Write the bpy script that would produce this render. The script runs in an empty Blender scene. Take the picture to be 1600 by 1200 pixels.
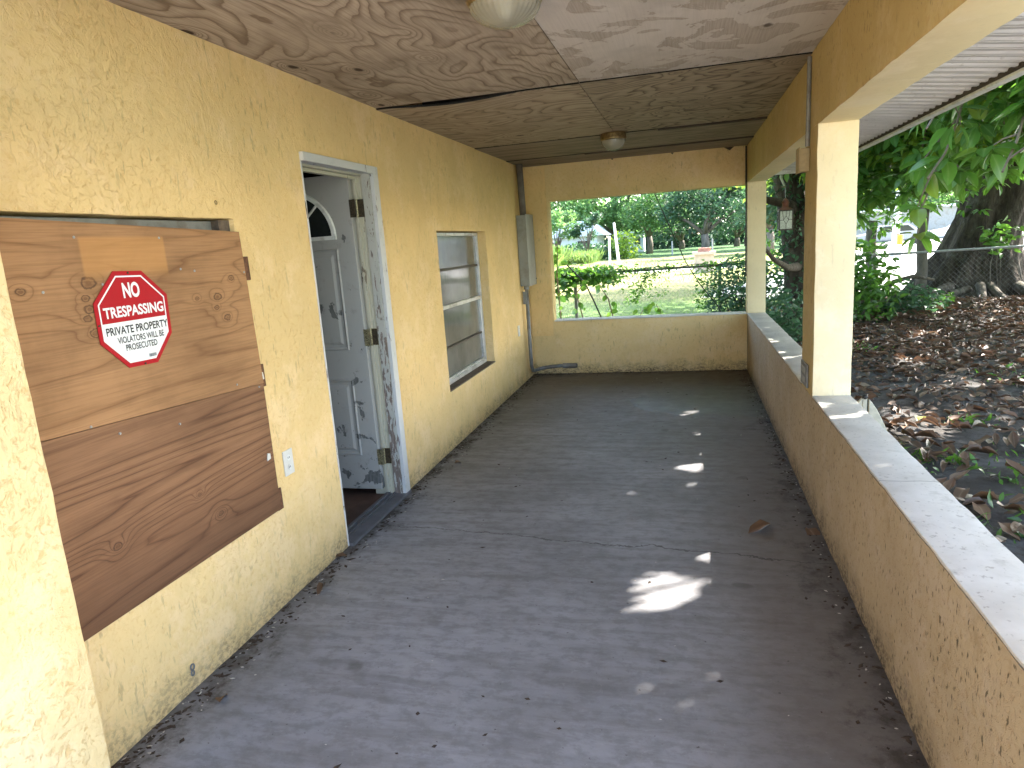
import bpy, bmesh, math, random
import numpy as np
from mathutils import Vector, Matrix, noise
R = math.radians
PI = math.pi
random.seed(7); np.random.seed(7)
rng = np.random.default_rng(11)
scene = bpy.context.scene
COL = scene.collection

# ---------------------------------------------------------------- camera
F_PX, PITCH, YAW, ROLL, CAMZ = 1053.6, 0.2015, 0.2603, -0.0697, 1.5
fwd = Vector((-math.sin(YAW)*math.cos(PITCH), math.cos(YAW)*math.cos(PITCH), -math.sin(PITCH)))
r0 = fwd.cross(Vector((0, 0, 1))).normalized(); u0 = r0.cross(fwd)
rr = r0*math.cos(ROLL) + u0*math.sin(ROLL); uu = -r0*math.sin(ROLL) + u0*math.cos(ROLL)
cam = bpy.data.cameras.new('camera'); co = bpy.data.objects.new('camera', cam); COL.objects.link(co)
m = Matrix((rr, uu, -fwd)).transposed().to_4x4(); m.translation = Vector((0, 0, CAMZ)); co.matrix_world = m
cam.sensor_width = 36; cam.lens = 36*F_PX/1600; cam.clip_start = .02; cam.clip_end = 1500
scene.camera = co

# ---------------------------------------------------------------- sky, sun, exposure
SUN_AZ, SUN_EL = R(50), R(41)
S = Vector((math.sin(SUN_AZ)*math.cos(SUN_EL), math.cos(SUN_AZ)*math.cos(SUN_EL), math.sin(SUN_EL)))
world = bpy.data.worlds.new('World'); scene.world = world; world.use_nodes = True
wn = world.node_tree.nodes; wl = world.node_tree.links; wn.clear()
sky = wn.new('ShaderNodeTexSky'); sky.sky_type = 'NISHITA'; sky.sun_disc = False
sky.sun_elevation = SUN_EL; sky.sun_rotation = SUN_AZ; sky.dust_density = 2.0; sky.air_density = 1.0
bg = wn.new('ShaderNodeBackground'); bg.inputs[1].default_value = 0.15
wo = wn.new('ShaderNodeOutputWorld'); wl.new(sky.outputs[0], bg.inputs[0]); wl.new(bg.outputs[0], wo.inputs[0])
sl = bpy.data.lights.new('sun', 'SUN'); sl.energy = 3.6; sl.angle = R(.55); sl.color = (1, .955, .88)
so = bpy.data.objects.new('sun', sl); COL.objects.link(so)
so.rotation_euler = (-S).to_track_quat('-Z', 'Y').to_euler()
vs = scene.view_settings; vs.view_transform = 'Standard'; vs.look = 'None'; vs.gamma = 1; vs.use_curve_mapping = False
vs.exposure = 3.22
scene.cycles.max_bounces = 9; scene.cycles.diffuse_bounces = 6; scene.cycles.glossy_bounces = 3
scene.cycles.transmission_bounces = 4; scene.cycles.transparent_max_bounces = 8
scene.cycles.sample_clamp_indirect = 6

# ---------------------------------------------------------------- node helpers
class NT:
    def __init__(s, name):
        s.m = bpy.data.materials.new(name); s.m.use_nodes = True
        s.n = s.m.node_tree.nodes; s.l = s.m.node_tree.links; s.n.clear()
        s.out = s.n.new('ShaderNodeOutputMaterial')
    def put(s, sock, v):
        if isinstance(v, bpy.types.NodeSocket): s.l.new(v, sock)
        elif v is not None:
            if isinstance(v, (tuple, list)) and len(v) == 3 and sock.type == 'RGBA': v = (*v, 1)
            sock.default_value = v
    def pos(s): return s.n.new('ShaderNodeNewGeometry').outputs['Position']
    def obj(s): return s.n.new('ShaderNodeTexCoord').outputs['Object']
    def math(s, op, a, b=None, c=None, clamp=False):
        n = s.n.new('ShaderNodeMath'); n.operation = op; n.use_clamp = clamp
        s.put(n.inputs[0], a)
        if b is not None: s.put(n.inputs[1], b)
        if c is not None: s.put(n.inputs[2], c)
        return n.outputs[0]
    def vmul(s, v, k):
        n = s.n.new('ShaderNodeVectorMath'); n.operation = 'MULTIPLY'; s.put(n.inputs[0], v); n.inputs[1].default_value = k; return n.outputs[0]
    def vadd(s, v, k):
        n = s.n.new('ShaderNodeVectorMath'); n.operation = 'ADD'; s.put(n.inputs[0], v); s.put(n.inputs[1], k); return n.outputs[0]
    def vscale(s, v, k):
        n = s.n.new('ShaderNodeVectorMath'); n.operation = 'SCALE'; s.put(n.inputs[0], v); s.put(n.inputs[3], k); return n.outputs[0]
    def sep(s, v):
        n = s.n.new('ShaderNodeSeparateXYZ'); s.put(n.inputs[0], v); return n.outputs
    def noise(s, v, scale, detail=3, rough=.5, dist=0, col=False):
        n = s.n.new('ShaderNodeTexNoise'); s.put(n.inputs['Vector'], v); n.inputs['Scale'].default_value = scale
        n.inputs['Detail'].default_value = detail; n.inputs['Roughness'].default_value = rough; n.inputs['Distortion'].default_value = dist
        return n.outputs[1 if col else 0]
    def vor(s, v, scale, feature='F1', rnd=1, out='Distance'):
        n = s.n.new('ShaderNodeTexVoronoi'); n.feature = feature; s.put(n.inputs['Vector'], v); n.inputs['Scale'].default_value = scale
        n.inputs['Randomness'].default_value = rnd; return n.outputs[out]
    def ramp(s, v, pts, mode='LINEAR'):
        n = s.n.new('ShaderNodeValToRGB'); s.put(n.inputs[0], v); n.color_ramp.interpolation = mode
        e = n.color_ramp.elements
        while len(e) < len(pts): e.new(.5)
        for i, (p, c) in enumerate(pts):
            e[i].position = p; e[i].color = (c, c, c, 1) if not isinstance(c, (tuple, list)) else (*c, 1)
        return n.outputs[0]
    def step(s, v, a, b):           # smoothstep a..b -> 0..1
        n = s.n.new('ShaderNodeMapRange'); n.interpolation_type = 'SMOOTHSTEP'; s.put(n.inputs[0], v)
        n.inputs[1].default_value = a; n.inputs[2].default_value = b; return n.outputs[0]
    def mix(s, f, a, b, mode='MIX'):
        n = s.n.new('ShaderNodeMix'); n.data_type = 'RGBA'; n.blend_type = mode
        s.put(n.inputs[0], f); s.put(n.inputs[6], a); s.put(n.inputs[7], b); return n.outputs[2]
    def bump(s, h, strength, dist, normal=None):
        n = s.n.new('ShaderNodeBump'); s.put(n.inputs['Height'], h); n.inputs['Strength'].default_value = strength
        n.inputs['Distance'].default_value = dist
        if normal is not None: s.l.new(normal, n.inputs['Normal'])
        return n.outputs[0]
    def attr(s, name):
        n = s.n.new('ShaderNodeAttribute'); n.attribute_name = name; return n.outputs['Fac']
    def rand(s): return s.n.new('ShaderNodeObjectInfo').outputs['Random']
    def bsdf(s, color, rough=.8, normal=None, metal=0, spec=.4, link=True, **kw):
        n = s.n.new('ShaderNodeBsdfPrincipled'); s.put(n.inputs['Base Color'], color); s.put(n.inputs['Roughness'], rough)
        s.put(n.inputs['Metallic'], metal); s.put(n.inputs['Specular IOR Level'], spec)
        if normal is not None: s.l.new(normal, n.inputs['Normal'])
        for k, v in kw.items(): s.put(n.inputs[k.replace('_', ' ')], v)
        if link: s.l.new(n.outputs[0], s.out.inputs[0])
        return n.outputs[0]

def simple(name, col, rough=.6, metal=0, spec=.4, var=.12, scale=30, bump=.15, dirt=None, dirt_amt=.0):
    t = NT(name); p = t.obj()
    n = t.noise(p, scale, 4, .6)
    c = t.mix(t.step(n, .3, .7), tuple(x*(1-var) for x in col), tuple(min(1, x*(1+var)) for x in col))
    if dirt: c = t.mix(t.math('MULTIPLY', t.step(t.noise(p, scale*.35, 5, .7), .5, .62), dirt_amt), c, dirt)
    t.bsdf(c, rough, t.bump(n, bump, .003), metal, spec)
    return t.m

# stucco paint: speck = dark specks, grime = dirt near the floor, streak axis
def stucco(name, base, speck=.3, speck_stretch=(1, 1, .25), grime=.6, age=.3, relief=1.0, trowel=1.0, low=.26, spsc=55, dn=(.35, .62)):
    t = NT(name); p = t.pos()
    warp = t.vscale(t.noise(p, 4.0, 3, .5, col=True), .13)
    q = t.vadd(p, warp)
    # skip-trowel relief: plateaus + combed ridges + fine sand
    plate = t.step(t.noise(q, 22, 5, .66, .35), .46, .56)
    pm = t.step(t.noise(p, 1.6, 2, .5), .4, .6)
    comb1 = t.noise(t.vmul(q, (1, 15, 3.2)), 3.4, 4, .62, .5)
    comb2 = t.noise(t.vmul(q, (12, 9, 7)), 3.6, 5, .66, .9)
    comb = t.math('ADD', t.math('MULTIPLY', comb1, pm), t.math('MULTIPLY', comb2, t.math('SUBTRACT', 1.0, pm)))
    fine = t.noise(p, 95, 4, .6)
    swirl = t.noise(q, 48, 4, .7, .6)
    pits = t.step(swirl, .30, .5)
    h = t.math('ADD', t.math('MULTIPLY', t.math('MULTIPLY', plate, .42*trowel), t.step(t.noise(p, 2.6, 3, .6), .35, .62)), t.math('MULTIPLY', comb, .75*trowel))
    h = t.math('ADD', h, t.math('MULTIPLY', t.math('MULTIPLY', pits, .6), t.step(t.noise(p, 1.9, 3, .6), .32, .60))); h = t.math('ADD', h, t.math('MULTIPLY', fine, .25))
    nrm = t.bump(h, .72*relief, .006)
    big = t.noise(p, 1.3, 5, .6)
    c = t.mix(t.step(big, .3, .72), tuple(x*.90 for x in base), tuple(min(1, x*1.06) for x in base))
    # faded, whiter paint towards worn high spots
    worn = t.math('MULTIPLY', t.step(t.noise(p, 3.2, 6, .75), .48, .64), .5)
    c = t.mix(worn, c, tuple(min(.85, x*1.0+.06) for x in (base[0], base[1]*1.01, base[2]*1.15)))
    # orange-brown in the low spots of the relief
    lowm = t.math('MULTIPLY', t.math('SUBTRACT', 1.0, pits), low)
    c = t.mix(lowm, c, (base[0]*.74, base[1]*.55, base[2]*.32))
    # specks
    sp = t.noise(t.vmul(p, speck_stretch), spsc, 3, .55)
    dens = t.noise(p, 2.2, 3, .6)
    z = t.sep(p)[2]
    sm = t.math('MULTIPLY', t.step(sp, .60, .68), t.step(dens, *dn))
    c = t.mix(t.math('MULTIPLY', sm, speck), c, (.07, .055, .03))
    # mildew blotches
    mil = t.step(t.noise(t.vmul(p, (1, 1, .7)), 7, 6, .72), .57, .75)
    c = t.mix(t.math('MULTIPLY', mil, age), c, (.26, .18, .085))
    # grime splashed along the foot of the wall
    zz = t.math('ADD', z, t.math('MULTIPLY', t.math('SUBTRACT', t.noise(p, 9, 6, .7), .5), .30))
    foot = t.math('SUBTRACT', 1.0, t.step(zz, -.02, .16))
    gn = t.step(t.noise(t.vmul(p, (1, 1, 1.6)), 42, 4, .7), .42, .6)
    c = t.mix(t.math('MULTIPLY', t.math('MULTIPLY', foot, t.math('ADD', .35, t.math('MULTIPLY', gn, .65))), grime), c, (.055, .045, .035))
    t.bsdf(c, .75, nrm, spec=.25)
    return t.m

YEL = (.79, .562, .262)
M = {}
M['stucco'] = stucco('stucco_yellow', YEL, speck=.28, age=.18, low=.27, relief=.9)
M['stucco_wing'] = stucco('stucco_wing', (.80, .60, .31), speck=.2, age=.12, low=.5, relief=1.0, trowel=.8)
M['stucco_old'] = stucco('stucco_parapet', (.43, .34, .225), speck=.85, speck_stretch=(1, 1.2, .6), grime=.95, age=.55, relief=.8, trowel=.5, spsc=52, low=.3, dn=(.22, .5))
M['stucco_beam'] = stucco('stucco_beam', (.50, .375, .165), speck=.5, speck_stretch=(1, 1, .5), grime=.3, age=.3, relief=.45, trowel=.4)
M['stucco_end'] = stucco('stucco_end', (.72, .54, .27), speck=.35, grime=.9, age=.3, relief=.9, trowel=.9)
M['stucco_col_lit'] = stucco('stucco_column', (.80, .68, .44), speck=.12, grime=.1, age=.06, relief=.22, trowel=.2, low=.08)  # same paint made paler: light on the column faces put into the colour

def cap_mat():
    t = NT('parapet_cap_paint'); p = t.pos()
    c = t.mix(t.step(t.noise(p, 3, 5, .6), .35, .7), (.50, .47, .42), (.66, .63, .58))
    c = t.mix(t.math('MULTIPLY', t.step(t.noise(p, 60, 3, .6), .60, .70), .45), c, (.16, .13, .09))
    c = t.mix(t.math('MULTIPLY', t.step(t.noise(p, 11, 6, .7), .56, .70), .35), c, (.26, .23, .18))
    y = t.sep(p)[1]
    d = t.math('ABSOLUTE', t.math('SUBTRACT', t.math('ADD', y, t.math('MULTIPLY', t.noise(p, 5), .05)), 2.47))
    c = t.mix(t.math('MULTIPLY', t.math('SUBTRACT', 1., t.step(d, .001, .004)), .7), c, (.12, .1, .08))
    t.bsdf(c, .7, t.bump(t.noise(p, 26, 6, .7), .35, .006), spec=.35); return t.m
M['cap'] = cap_mat()

def floor_mat():
    t = NT('porch_concrete'); p = t.pos(); x, y, z = t.sep(p)
    c = t.mix(t.step(t.noise(p, 1.1, 6, .62), .35, .68), (.20, .198, .205), (.295, .295, .315))
    st = t.noise(t.vmul(p, (1, 7, 1)), 2.2, 6, .65, .4)
    c = t.mix(t.math('MULTIPLY', t.step(st, .42, .7), .45), c, (.11, .10, .098))
    st2 = t.noise(t.vmul(p, (1.2, 14, 1)), 3.5, 5, .7, .2)
    c = t.mix(t.math('MULTIPLY', t.step(st2, .55, .75), .20), c, (.30, .285, .28))
    md = t.noise(t.vmul(p, (1, 1.6, 1)), 13, 9, .72)
    c = t.mix(t.math('MULTIPLY', t.step(md, .44, .62), .38), c, (.10, .093, .09))
    c = t.mix(t.math('MULTIPLY', t.step(t.noise(p, 31, 8, .75), .56, .68), .30), c, (.34, .33, .33))
    # brown dust towards the parapet and the far end
    dn = t.math('ADD', x, t.math('MULTIPLY', t.math('SUBTRACT', t.noise(p, 2.2, 5, .65), .5), .9))
    c = t.mix(t.math('MULTIPLY', t.step(dn, -.15, .55), .72), c, (.095, .073, .055))
    fn = t.math('ADD', y, t.math('MULTIPLY', t.math('SUBTRACT', t.noise(p, 2.0, 5, .65), .5), 2.4))
    c = t.mix(t.math('MULTIPLY', t.step(fn, 4.4, 7.2), .7), c, (.085, .068, .053))
    # damp patch far right
    dx = t.math('DIVIDE', t.math('SUBTRACT', x, .25), .85); dy = t.math('DIVIDE', t.math('SUBTRACT', y, 6.25), .62)
    dd = t.math('SQRT', t.math('ADD', t.math('POWER', dx, 2.0), t.math('POWER', dy, 2.0)))
    dd = t.math('ADD', dd, t.math('MULTIPLY', t.math('SUBTRACT', t.noise(p, 2.6, 4, .55), .5), 1.3))
    damp = t.math('SUBTRACT', 1.0, t.step(dd, .84, .90))
    c = t.mix(t.math('MULTIPLY', damp, .75), c, (.055, .05, .048))
    # dirt along the edges
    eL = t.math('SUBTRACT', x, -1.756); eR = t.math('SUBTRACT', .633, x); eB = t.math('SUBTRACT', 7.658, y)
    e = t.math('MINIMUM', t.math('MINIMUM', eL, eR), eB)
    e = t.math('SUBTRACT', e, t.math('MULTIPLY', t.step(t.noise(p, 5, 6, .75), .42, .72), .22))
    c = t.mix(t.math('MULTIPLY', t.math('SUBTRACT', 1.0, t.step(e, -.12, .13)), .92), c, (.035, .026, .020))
    # round stains and small black specks
    sv = t.vor(t.vadd(p, t.vscale(t.noise(p, 6, 3, .6, col=True), .12)), 2.6)
    c = t.mix(t.math('MULTIPLY', t.math('SUBTRACT', 1.0, t.step(sv, .06, .12)), .55), c, (.075, .067, .060))
    c = t.mix(t.math('MULTIPLY', t.step(t.noise(t.vmul(p, (1, 1.5, 1)), 48, 3, .5), .70, .74), .75), c, (.035, .03, .026))
    c = t.mix(t.math('MULTIPLY', t.step(t.noise(p, 130, 2, .5), .70, .78), .35), c, (.45, .43, .40))
    # cracks
    def crack(a, sl, w, amt, c):
        yy = t.math('ADD', y, t.math('MULTIPLY', x, sl))
        yy = t.math('ADD', yy, t.math('MULTIPLY', t.math('SUBTRACT', t.noise(p, 1.7, 7, .68), .5), .26))
        d = t.math('ABSOLUTE', t.math('SUBTRACT', yy, a))
        return t.mix(t.math('MULTIPLY', t.math('SUBTRACT', 1., t.step(d, w*.3, w)), amt), c, (.04, .034, .03))
    c = crack(3.12, .10, .006, .8, c); c = crack(5.0, -.03, .005, .3, c)
    h = t.math('ADD', t.noise(p, 60, 5, .65), t.math('MULTIPLY', st, .6))
    rg = t.math('SUBTRACT', t.math('ADD', .50, t.math('MULTIPLY', t.noise(p, 9, 4, .6), .35)), t.math('MULTIPLY', damp, .16))
    t.bsdf(c, rg, t.bump(h, .22, .004), spec=.45); return t.m
M['floor'] = floor_mat()

# plywood: a = grain axis (0,1,2), b = cross axis; rings are contour lines of a smooth field
def plywood(name, light, dark, a, b, seed, contrast=.8, rings=15, along=.45, across=2.4, thin=False, wash=0., knots=(), vk=1., stain=.4, patch=None, boldz=None, rough=.7):
    t = NT(name); p = t.pos()
    sc = [1., 1., 1.]; sc[a] = along; sc[b] = across
    off = (seed*3.7, seed*7.3, seed*1.9)
    q = t.vadd(t.vmul(p, tuple(sc)), off)
    N = t.math('ADD', t.noise(q, 1.0, 3, .40, .35), t.math('MULTIPLY', t.noise(q, 7.0, 3, .6), .025))
    vd = t.vor(t.vadd(t.vmul(p, tuple((2.0 if i == a else 3.3) for i in range(3))), off), 1.0)
    if vk > 0: N = t.math('ADD', N, t.math('MULTIPLY', t.math('EXPONENT', t.math('MULTIPLY', vd, -9.)), .45))
    comp = t.sep(p); kd = None
    for (ka, kb, kr) in knots:
        da = t.math('MULTIPLY', t.math('SUBTRACT', comp[a], ka), .62); db = t.math('SUBTRACT', comp[b], kb)
        d = t.math('DIVIDE', t.math('SQRT', t.math('ADD', t.math('MULTIPLY', da, da), t.math('MULTIPLY', db, db))), kr)
        kd = d if kd is None else t.math('MINIMUM', kd, d)
    if kd is not None: N = t.math('ADD', N, t.math('MULTIPLY', t.math('EXPONENT', t.math('MULTIPLY', kd, -.55)), .16))
    fr = t.math('FRACT', t.math('MULTIPLY', N, rings))
    band = t.ramp(fr, [(0, .0), (.05, .8), (.30, 1), (.55, .92), (.78, .55), (.95, .08), (1, .0)])
    if thin: band = t.ramp(fr, [(0, .0), (.04, .5), (.14, .85), (.5, 1), (.85, .8), (.96, .3), (1, .0)])
    band = t.mix(t.step(t.noise(p, 2.3, 3, .5), .22, .5), (.7, .7, .7), band)
    band = t.sep(band)[0]
    fs = [60., 60., 60.]; fs[a] = 1.6
    fib = t.noise(t.vmul(p, tuple(fs)), 2.4, 4, .65)
    k = t.math('MULTIPLY', t.math('SUBTRACT', 1.0, band), contrast)
    c = t.mix(k, light, dark)
    if boldz is not None:
        bz = t.math('SUBTRACT', 1.0, t.step(t.math('ADD', comp[b], t.math('MULTIPLY', t.noise(p, 3), .12)), boldz-.15, boldz+.25))
        c = t.mix(t.math('MULTIPLY', bz, .55), c, tuple(x*.55 for x in dark))
    c = t.mix(t.math('MULTIPLY', t.step(fib, .38, .68), .35), c, tuple(x*.72 for x in dark))
    if wash:
        wn_ = t.step(t.noise(p, 2.4, 6, .6, 1.4), .47, .50)
        c = t.mix(t.math('MULTIPLY', wn_, wash), c, (.70, .65, .60))
        ring2 = t.math('SUBTRACT', 1.0, t.step(t.math('ABSOLUTE', t.math('SUBTRACT', t.noise(p, 2.4, 6, .6, 1.4), .475)), .0, .012))
        c = t.mix(t.math('MULTIPLY', ring2, .25), c, (.22, .17, .12))
    sn = t.step(t.noise(p, 1.7, 6, .62, .3), .45, .70)
    c = t.mix(t.math('MULTIPLY', sn, stain), c, tuple(x*.55 for x in dark))
    if vk > 0:
        c = t.mix(t.math('MULTIPLY', t.math('SUBTRACT', 1., t.step(t.math('ADD', vd, t.math('MULTIPLY', t.noise(p, 20), .06)), .075, .12)), vk), c, (.035, .014, .007))
    if kd is not None:
        kd = t.math('ADD', kd, t.math('MULTIPLY', t.math('SUBTRACT', t.noise(p, 70, 3), .5), .9))
        c = t.mix(t.math('MULTIPLY', t.math('SUBTRACT', 1., t.step(kd, .2, .9)), .55), c, (.10, .042, .017))
        c = t.mix(t.math('MULTIPLY', t.math('SUBTRACT', 1., t.step(t.math('ABSOLUTE', t.math('SUBTRACT', kd, .85)), .05, .25)), .7), c, (.05, .02, .01))
    if patch:
        pa0, pa1, pb0, pb1, pc = patch
        w = t.math('MULTIPLY', t.math('MULTIPLY', t.step(comp[a], pa0-.006, pa0+.006), t.math('SUBTRACT', 1., t.step(comp[a], pa1-.006, pa1+.006))),
                   t.math('MULTIPLY', t.step(comp[b], pb0-.03, pb0+.02), t.math('SUBTRACT', 1., t.step(comp[b], pb1-.006, pb1+.006))))
        c = t.mix(t.math('MULTIPLY', w, .42), c, pc)
    t.bsdf(c, rough, t.bump(t.math('ADD', fib, t.math('MULTIPLY', band, .6)), .35, .002), spec=.3); return t.m

# leaves: attributes rib (1 on the midrib) and tint (random per leaf)
def leaf_mat(name, base, trans, rib, mixf=.42, rough=.38, alt=None, objrand=False):
    t = NT(name)
    tint = t.rand() if objrand else t.attr('tint')
    p = t.obj()
    c = t.mix(tint, tuple(x*.62 for x in base), tuple(x*1.45 for x in base))
    if alt: c = t.mix(t.step(tint, .90, .97), c, alt)
    c = t.mix(t.math('MULTIPLY', t.step(t.noise(p, 28, 4, .7), .58, .72), .35), c, (base[0]*1.9, base[1]*1.1, base[2]*.8))
    r = t.math('POWER', t.attr('rib'), 9.)
    c = t.mix(t.math('MULTIPLY', r, .8), c, rib)
    b = t.bsdf(c, rough, t.bump(t.noise(p, 40, 2), .2, .002), spec=.5, link=False)
    tr = t.n.new('ShaderNodeBsdfTranslucent'); t.put(tr.inputs[0], t.mix(tint, tuple(x*.8 for x in trans), tuple(min(1, x*1.2) for x in trans)))
    ms = t.n.new('ShaderNodeMixShader'); ms.inputs[0].default_value = mixf
    t.l.new(b, ms.inputs[1]); t.l.new(tr.outputs[0], ms.inputs[2]); t.l.new(ms.outputs[0], t.out.inputs[0]); return t.m

M['leaf_big'] = leaf_mat('ficus_leaf', (.085, .19, .035), (.24, .50, .06), (.30, .40, .14), .40, .30, alt=(.30, .26, .05), objrand=True)
M['leaf_mass'] = leaf_mat('ficus_leaf_mass', (.055, .13, .028), (.18, .40, .045), (.18, .28, .09), .38, .34)
M['leaf_dry'] = leaf_mat('dry_leaf', (.135, .077, .047), (.20, .10, .05), (.30, .20, .13), .12, .55, alt=(.30, .24, .17))
M['leaf_dry_one'] = leaf_mat('dry_leaf_single', (.15, .085, .05), (.20, .10, .05), (.32, .22, .14), .12, .5, alt=(.30, .24, .17), objrand=True)
M['leaf_yellow'] = leaf_mat('yellow_leaf', (.30, .28, .05), (.3, .3, .05), (.4, .4, .15), .2, .4, objrand=True)
M['leaf_vine'] = leaf_mat('vine_leaf', (.05, .13, .03), (.20, .42, .05), (.15, .25, .07), .42, .4)
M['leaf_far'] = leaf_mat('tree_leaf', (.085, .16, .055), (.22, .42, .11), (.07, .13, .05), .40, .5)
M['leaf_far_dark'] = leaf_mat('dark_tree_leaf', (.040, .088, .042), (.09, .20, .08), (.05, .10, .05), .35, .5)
M['leaf_yel'] = leaf_mat('yellow_green_leaf', (.10, .19, .03), (.38, .55, .06), (.2, .3, .08), .5, .4)
M['grass'] = leaf_mat('grass_blade', (.10, .17, .045), (.25, .38, .09), (.12, .2, .05), .35, .6)

def bark(name, c1, c2, s=1.0):
    t = NT(name); p = t.pos()
    h = t.noise(t.vmul(p, (1, 1, .28)), 9*s, 7, .68, .8)
    h2 = t.vor(t.vmul(p, (1, 1, .35)), 14*s, 'DISTANCE_TO_EDGE')
    c = t.mix(t.step(h, .32, .68), c1, c2)
    c = t.mix(t.math('MULTIPLY', t.step(t.noise(p, 2.5*s, 5, .7), .55, .7), .4), c, (.16, .17, .13))
    t.bsdf(c, .9, t.bump(t.math('ADD', h, t.math('MULTIPLY', h2, .4)), .9, .05), spec=.2); return t.m
M['bark'] = bark('ficus_bark', (.032, .024, .019), (.085, .068, .052))
M['bark_far'] = bark('far_bark', (.10, .085, .07), (.20, .17, .14), .6)
M['twig'] = simple('twig', (.20, .16, .11), .8)
M['root'] = bark('root_bark', (.06, .047, .036), (.14, .118, .092))

def ground_mat():
    t = NT('yard_sand'); p = t.pos()
    c = t.mix(t.step(t.noise(p, 2.5, 6, .65), .35, .65), (.062, .053, .047), (.135, .128, .125))
    c = t.mix(t.math('MULTIPLY', t.step(t.noise(p, 18, 6, .7), .5, .65), .6), c, (.055, .042, .033))
    c = t.mix(t.math('MULTIPLY', t.step(t.noise(p, 9, 6, .75), .60, .68), .5), c, (.05, .085, .03))
    t.bsdf(c, .95, t.bump(t.noise(p, 22, 8, .7), .9, .03), spec=.15); return t.m
M['sand'] = ground_mat()
def lawn_mat():
    t = NT('lawn_grass'); p = t.pos()
    c = t.mix(t.step(t.noise(p, .35, 6, .65), .35, .65), (.15, .17, .055), (.30, .26, .12))
    c = t.mix(t.math('MULTIPLY', t.step(t.noise(p, 5, 7, .75), .45, .65), .6), c, (.29, .235, .13))
    c = t.mix(t.math('MULTIPLY', t.step(t.noise(p, 12, 6, .75), .52, .66), .6), c, (.065, .11, .028))
    yy = t.math('ADD', t.sep(p)[1], t.math('MULTIPLY', t.math('SUBTRACT', t.noise(p, .5, 4, .6), .5), 7.))
    g2 = t.mix(t.step(t.noise(p, 6, 6, .7), .4, .62), (.06, .14, .035), (.13, .21, .065))
    c = t.mix(t.math('MULTIPLY', t.math('SUBTRACT', 1., t.step(yy, 16, 21)), .75), c, g2)  # near grass greener; the shade over it is also painted in
    c = t.mix(t.math('MULTIPLY', t.step(yy, 53, 58), .9), c, (.05, .115, .045))  # tree shade on the far lawn painted as dark green
    t.bsdf(c, .95, t.bump(t.noise(p, 10, 8, .75), .9, .06), spec=.1); return t.m
M['lawn'] = lawn_mat()
M['pave'] = simple('pale_pavement', (.40, .38, .355), .9, var=.15, scale=1.5)
M['white'] = simple('white_paint', (.70, .70, .68), .55, var=.06, dirt=(.3, .28, .24), dirt_amt=.4)
M['alum'] = simple('aluminium', (.60, .60, .61), .42, .7, var=.08, scale=20, dirt=(.2, .18, .15), dirt_amt=.4)
M['greybox'] = simple('grey_enamel', (.27, .28, .27), .45, .1, var=.06, scale=8, dirt=(.16, .12, .08), dirt_amt=.35)
M['underbeam_lit'] = stucco('stucco_beam_underside_lit', (.80, .66, .38), speck=.1, grime=0, age=.08, relief=.25, trowel=.2, low=.06)  # paler copy of the beam stucco, brightness of the underside painted in
M['conduit'] = simple('grey_conduit', (.20, .205, .205), .5, .2, var=.2, scale=14, dirt=(.12, .07, .04), dirt_amt=.4)
M['rustpipe'] = simple('brown_pipe', (.16, .135, .12), .6, .2, var=.2, scale=14)
M['galv'] = simple('galvanised_steel', (.33, .33, .33), .5, .5, var=.15)
M['fence_dark'] = simple('dark_steel', (.12, .12, .115), .6, .3, var=.15)
M['plate'] = simple('plastic_plate', (.62, .60, .56), .4, var=.04)
M['oldbox'] = simple('painted_box', (.34, .26, .14), .7)
M['black'] = simple('black_plastic', (.015, .014, .013), .5)
M['dark_in'] = simple('dark_interior', (.10, .085, .07), .9)
M['wood_dark'] = simple('brown_block', (.13, .058, .030), .75, var=.3, scale=50)
M['sill'] = simple('brown_sill', (.13, .095, .07), .8, var=.3, scale=30)
M['thresh'] = simple('worn_aluminium', (.15, .15, .165), .42, .35, var=.15, scale=12)
M['intfloor'] = simple('interior_floor', (.115, .065, .045), .6, var=.3, scale=6)
M['red'] = simple('red_print', (.40, .006, .014), .5, spec=.2, var=.03)
M['signwhite'] = simple('white_print', (.78, .78, .78), .35, var=.02)
M['ink'] = simple('black_ink', (.02, .02, .02), .4)
M['brass'] = simple('tarnished_brass', (.28, .20, .09), .4, .8, var=.3, scale=40)
M['brass_old'] = simple('hinge_brass', (.30, .26, .15), .45, .6, var=.5, scale=160, dirt=(.05, .04, .02), dirt_amt=.8)
M['hinge_dark'] = simple('hinge_dark', (.06, .045, .028), .5, .4, var=.4, scale=90)
M['cream'] = simple('cream_plastic', (.50, .46, .36), .5)
M['orange'] = simple('orange_paint', (.75, .25, .03), .6)
M['brick'] = simple('red_brick', (.42, .20, .15), .9, var=.25, scale=10)
M['pier'] = simple('pale_pink_block', (.50, .40, .34), .9, var=.1, scale=6)
M['roofing'] = simple('roof_shingle', (.16, .15, .14), .9)
M['rafter'] = simple('rafter_wood', (.06, .045, .035), .9)
M['copper'] = simple('lantern_cap', (.16, .055, .04), .5, .4)
M['lead'] = simple('lead_came', (.06, .05, .045), .5, .4)
M['lglass'] = simple('lantern_glass', (.50, .53, .50), .15, var=.2, scale=60, bump=.6)
M['house_far'] = simple('pale_siding', (.70, .70, .72), .8, var=.05, scale=2)
M['roof_far'] = simple('white_metal_roof', (.72, .74, .78), .5, .1, var=.05, scale=1)
M['glass_dark'] = simple('dark_glass', (.02, .022, .022), .08, spec=.6, var=.1)
M['gap'] = simple('black_gap', (.01, .009, .008), .9)
M['chip'] = simple('pale_chip', (.45, .42, .37), .8)
M['crumb'] = simple('dark_crumb', (.045, .03, .02), .9, var=.5, scale=60)

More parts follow.
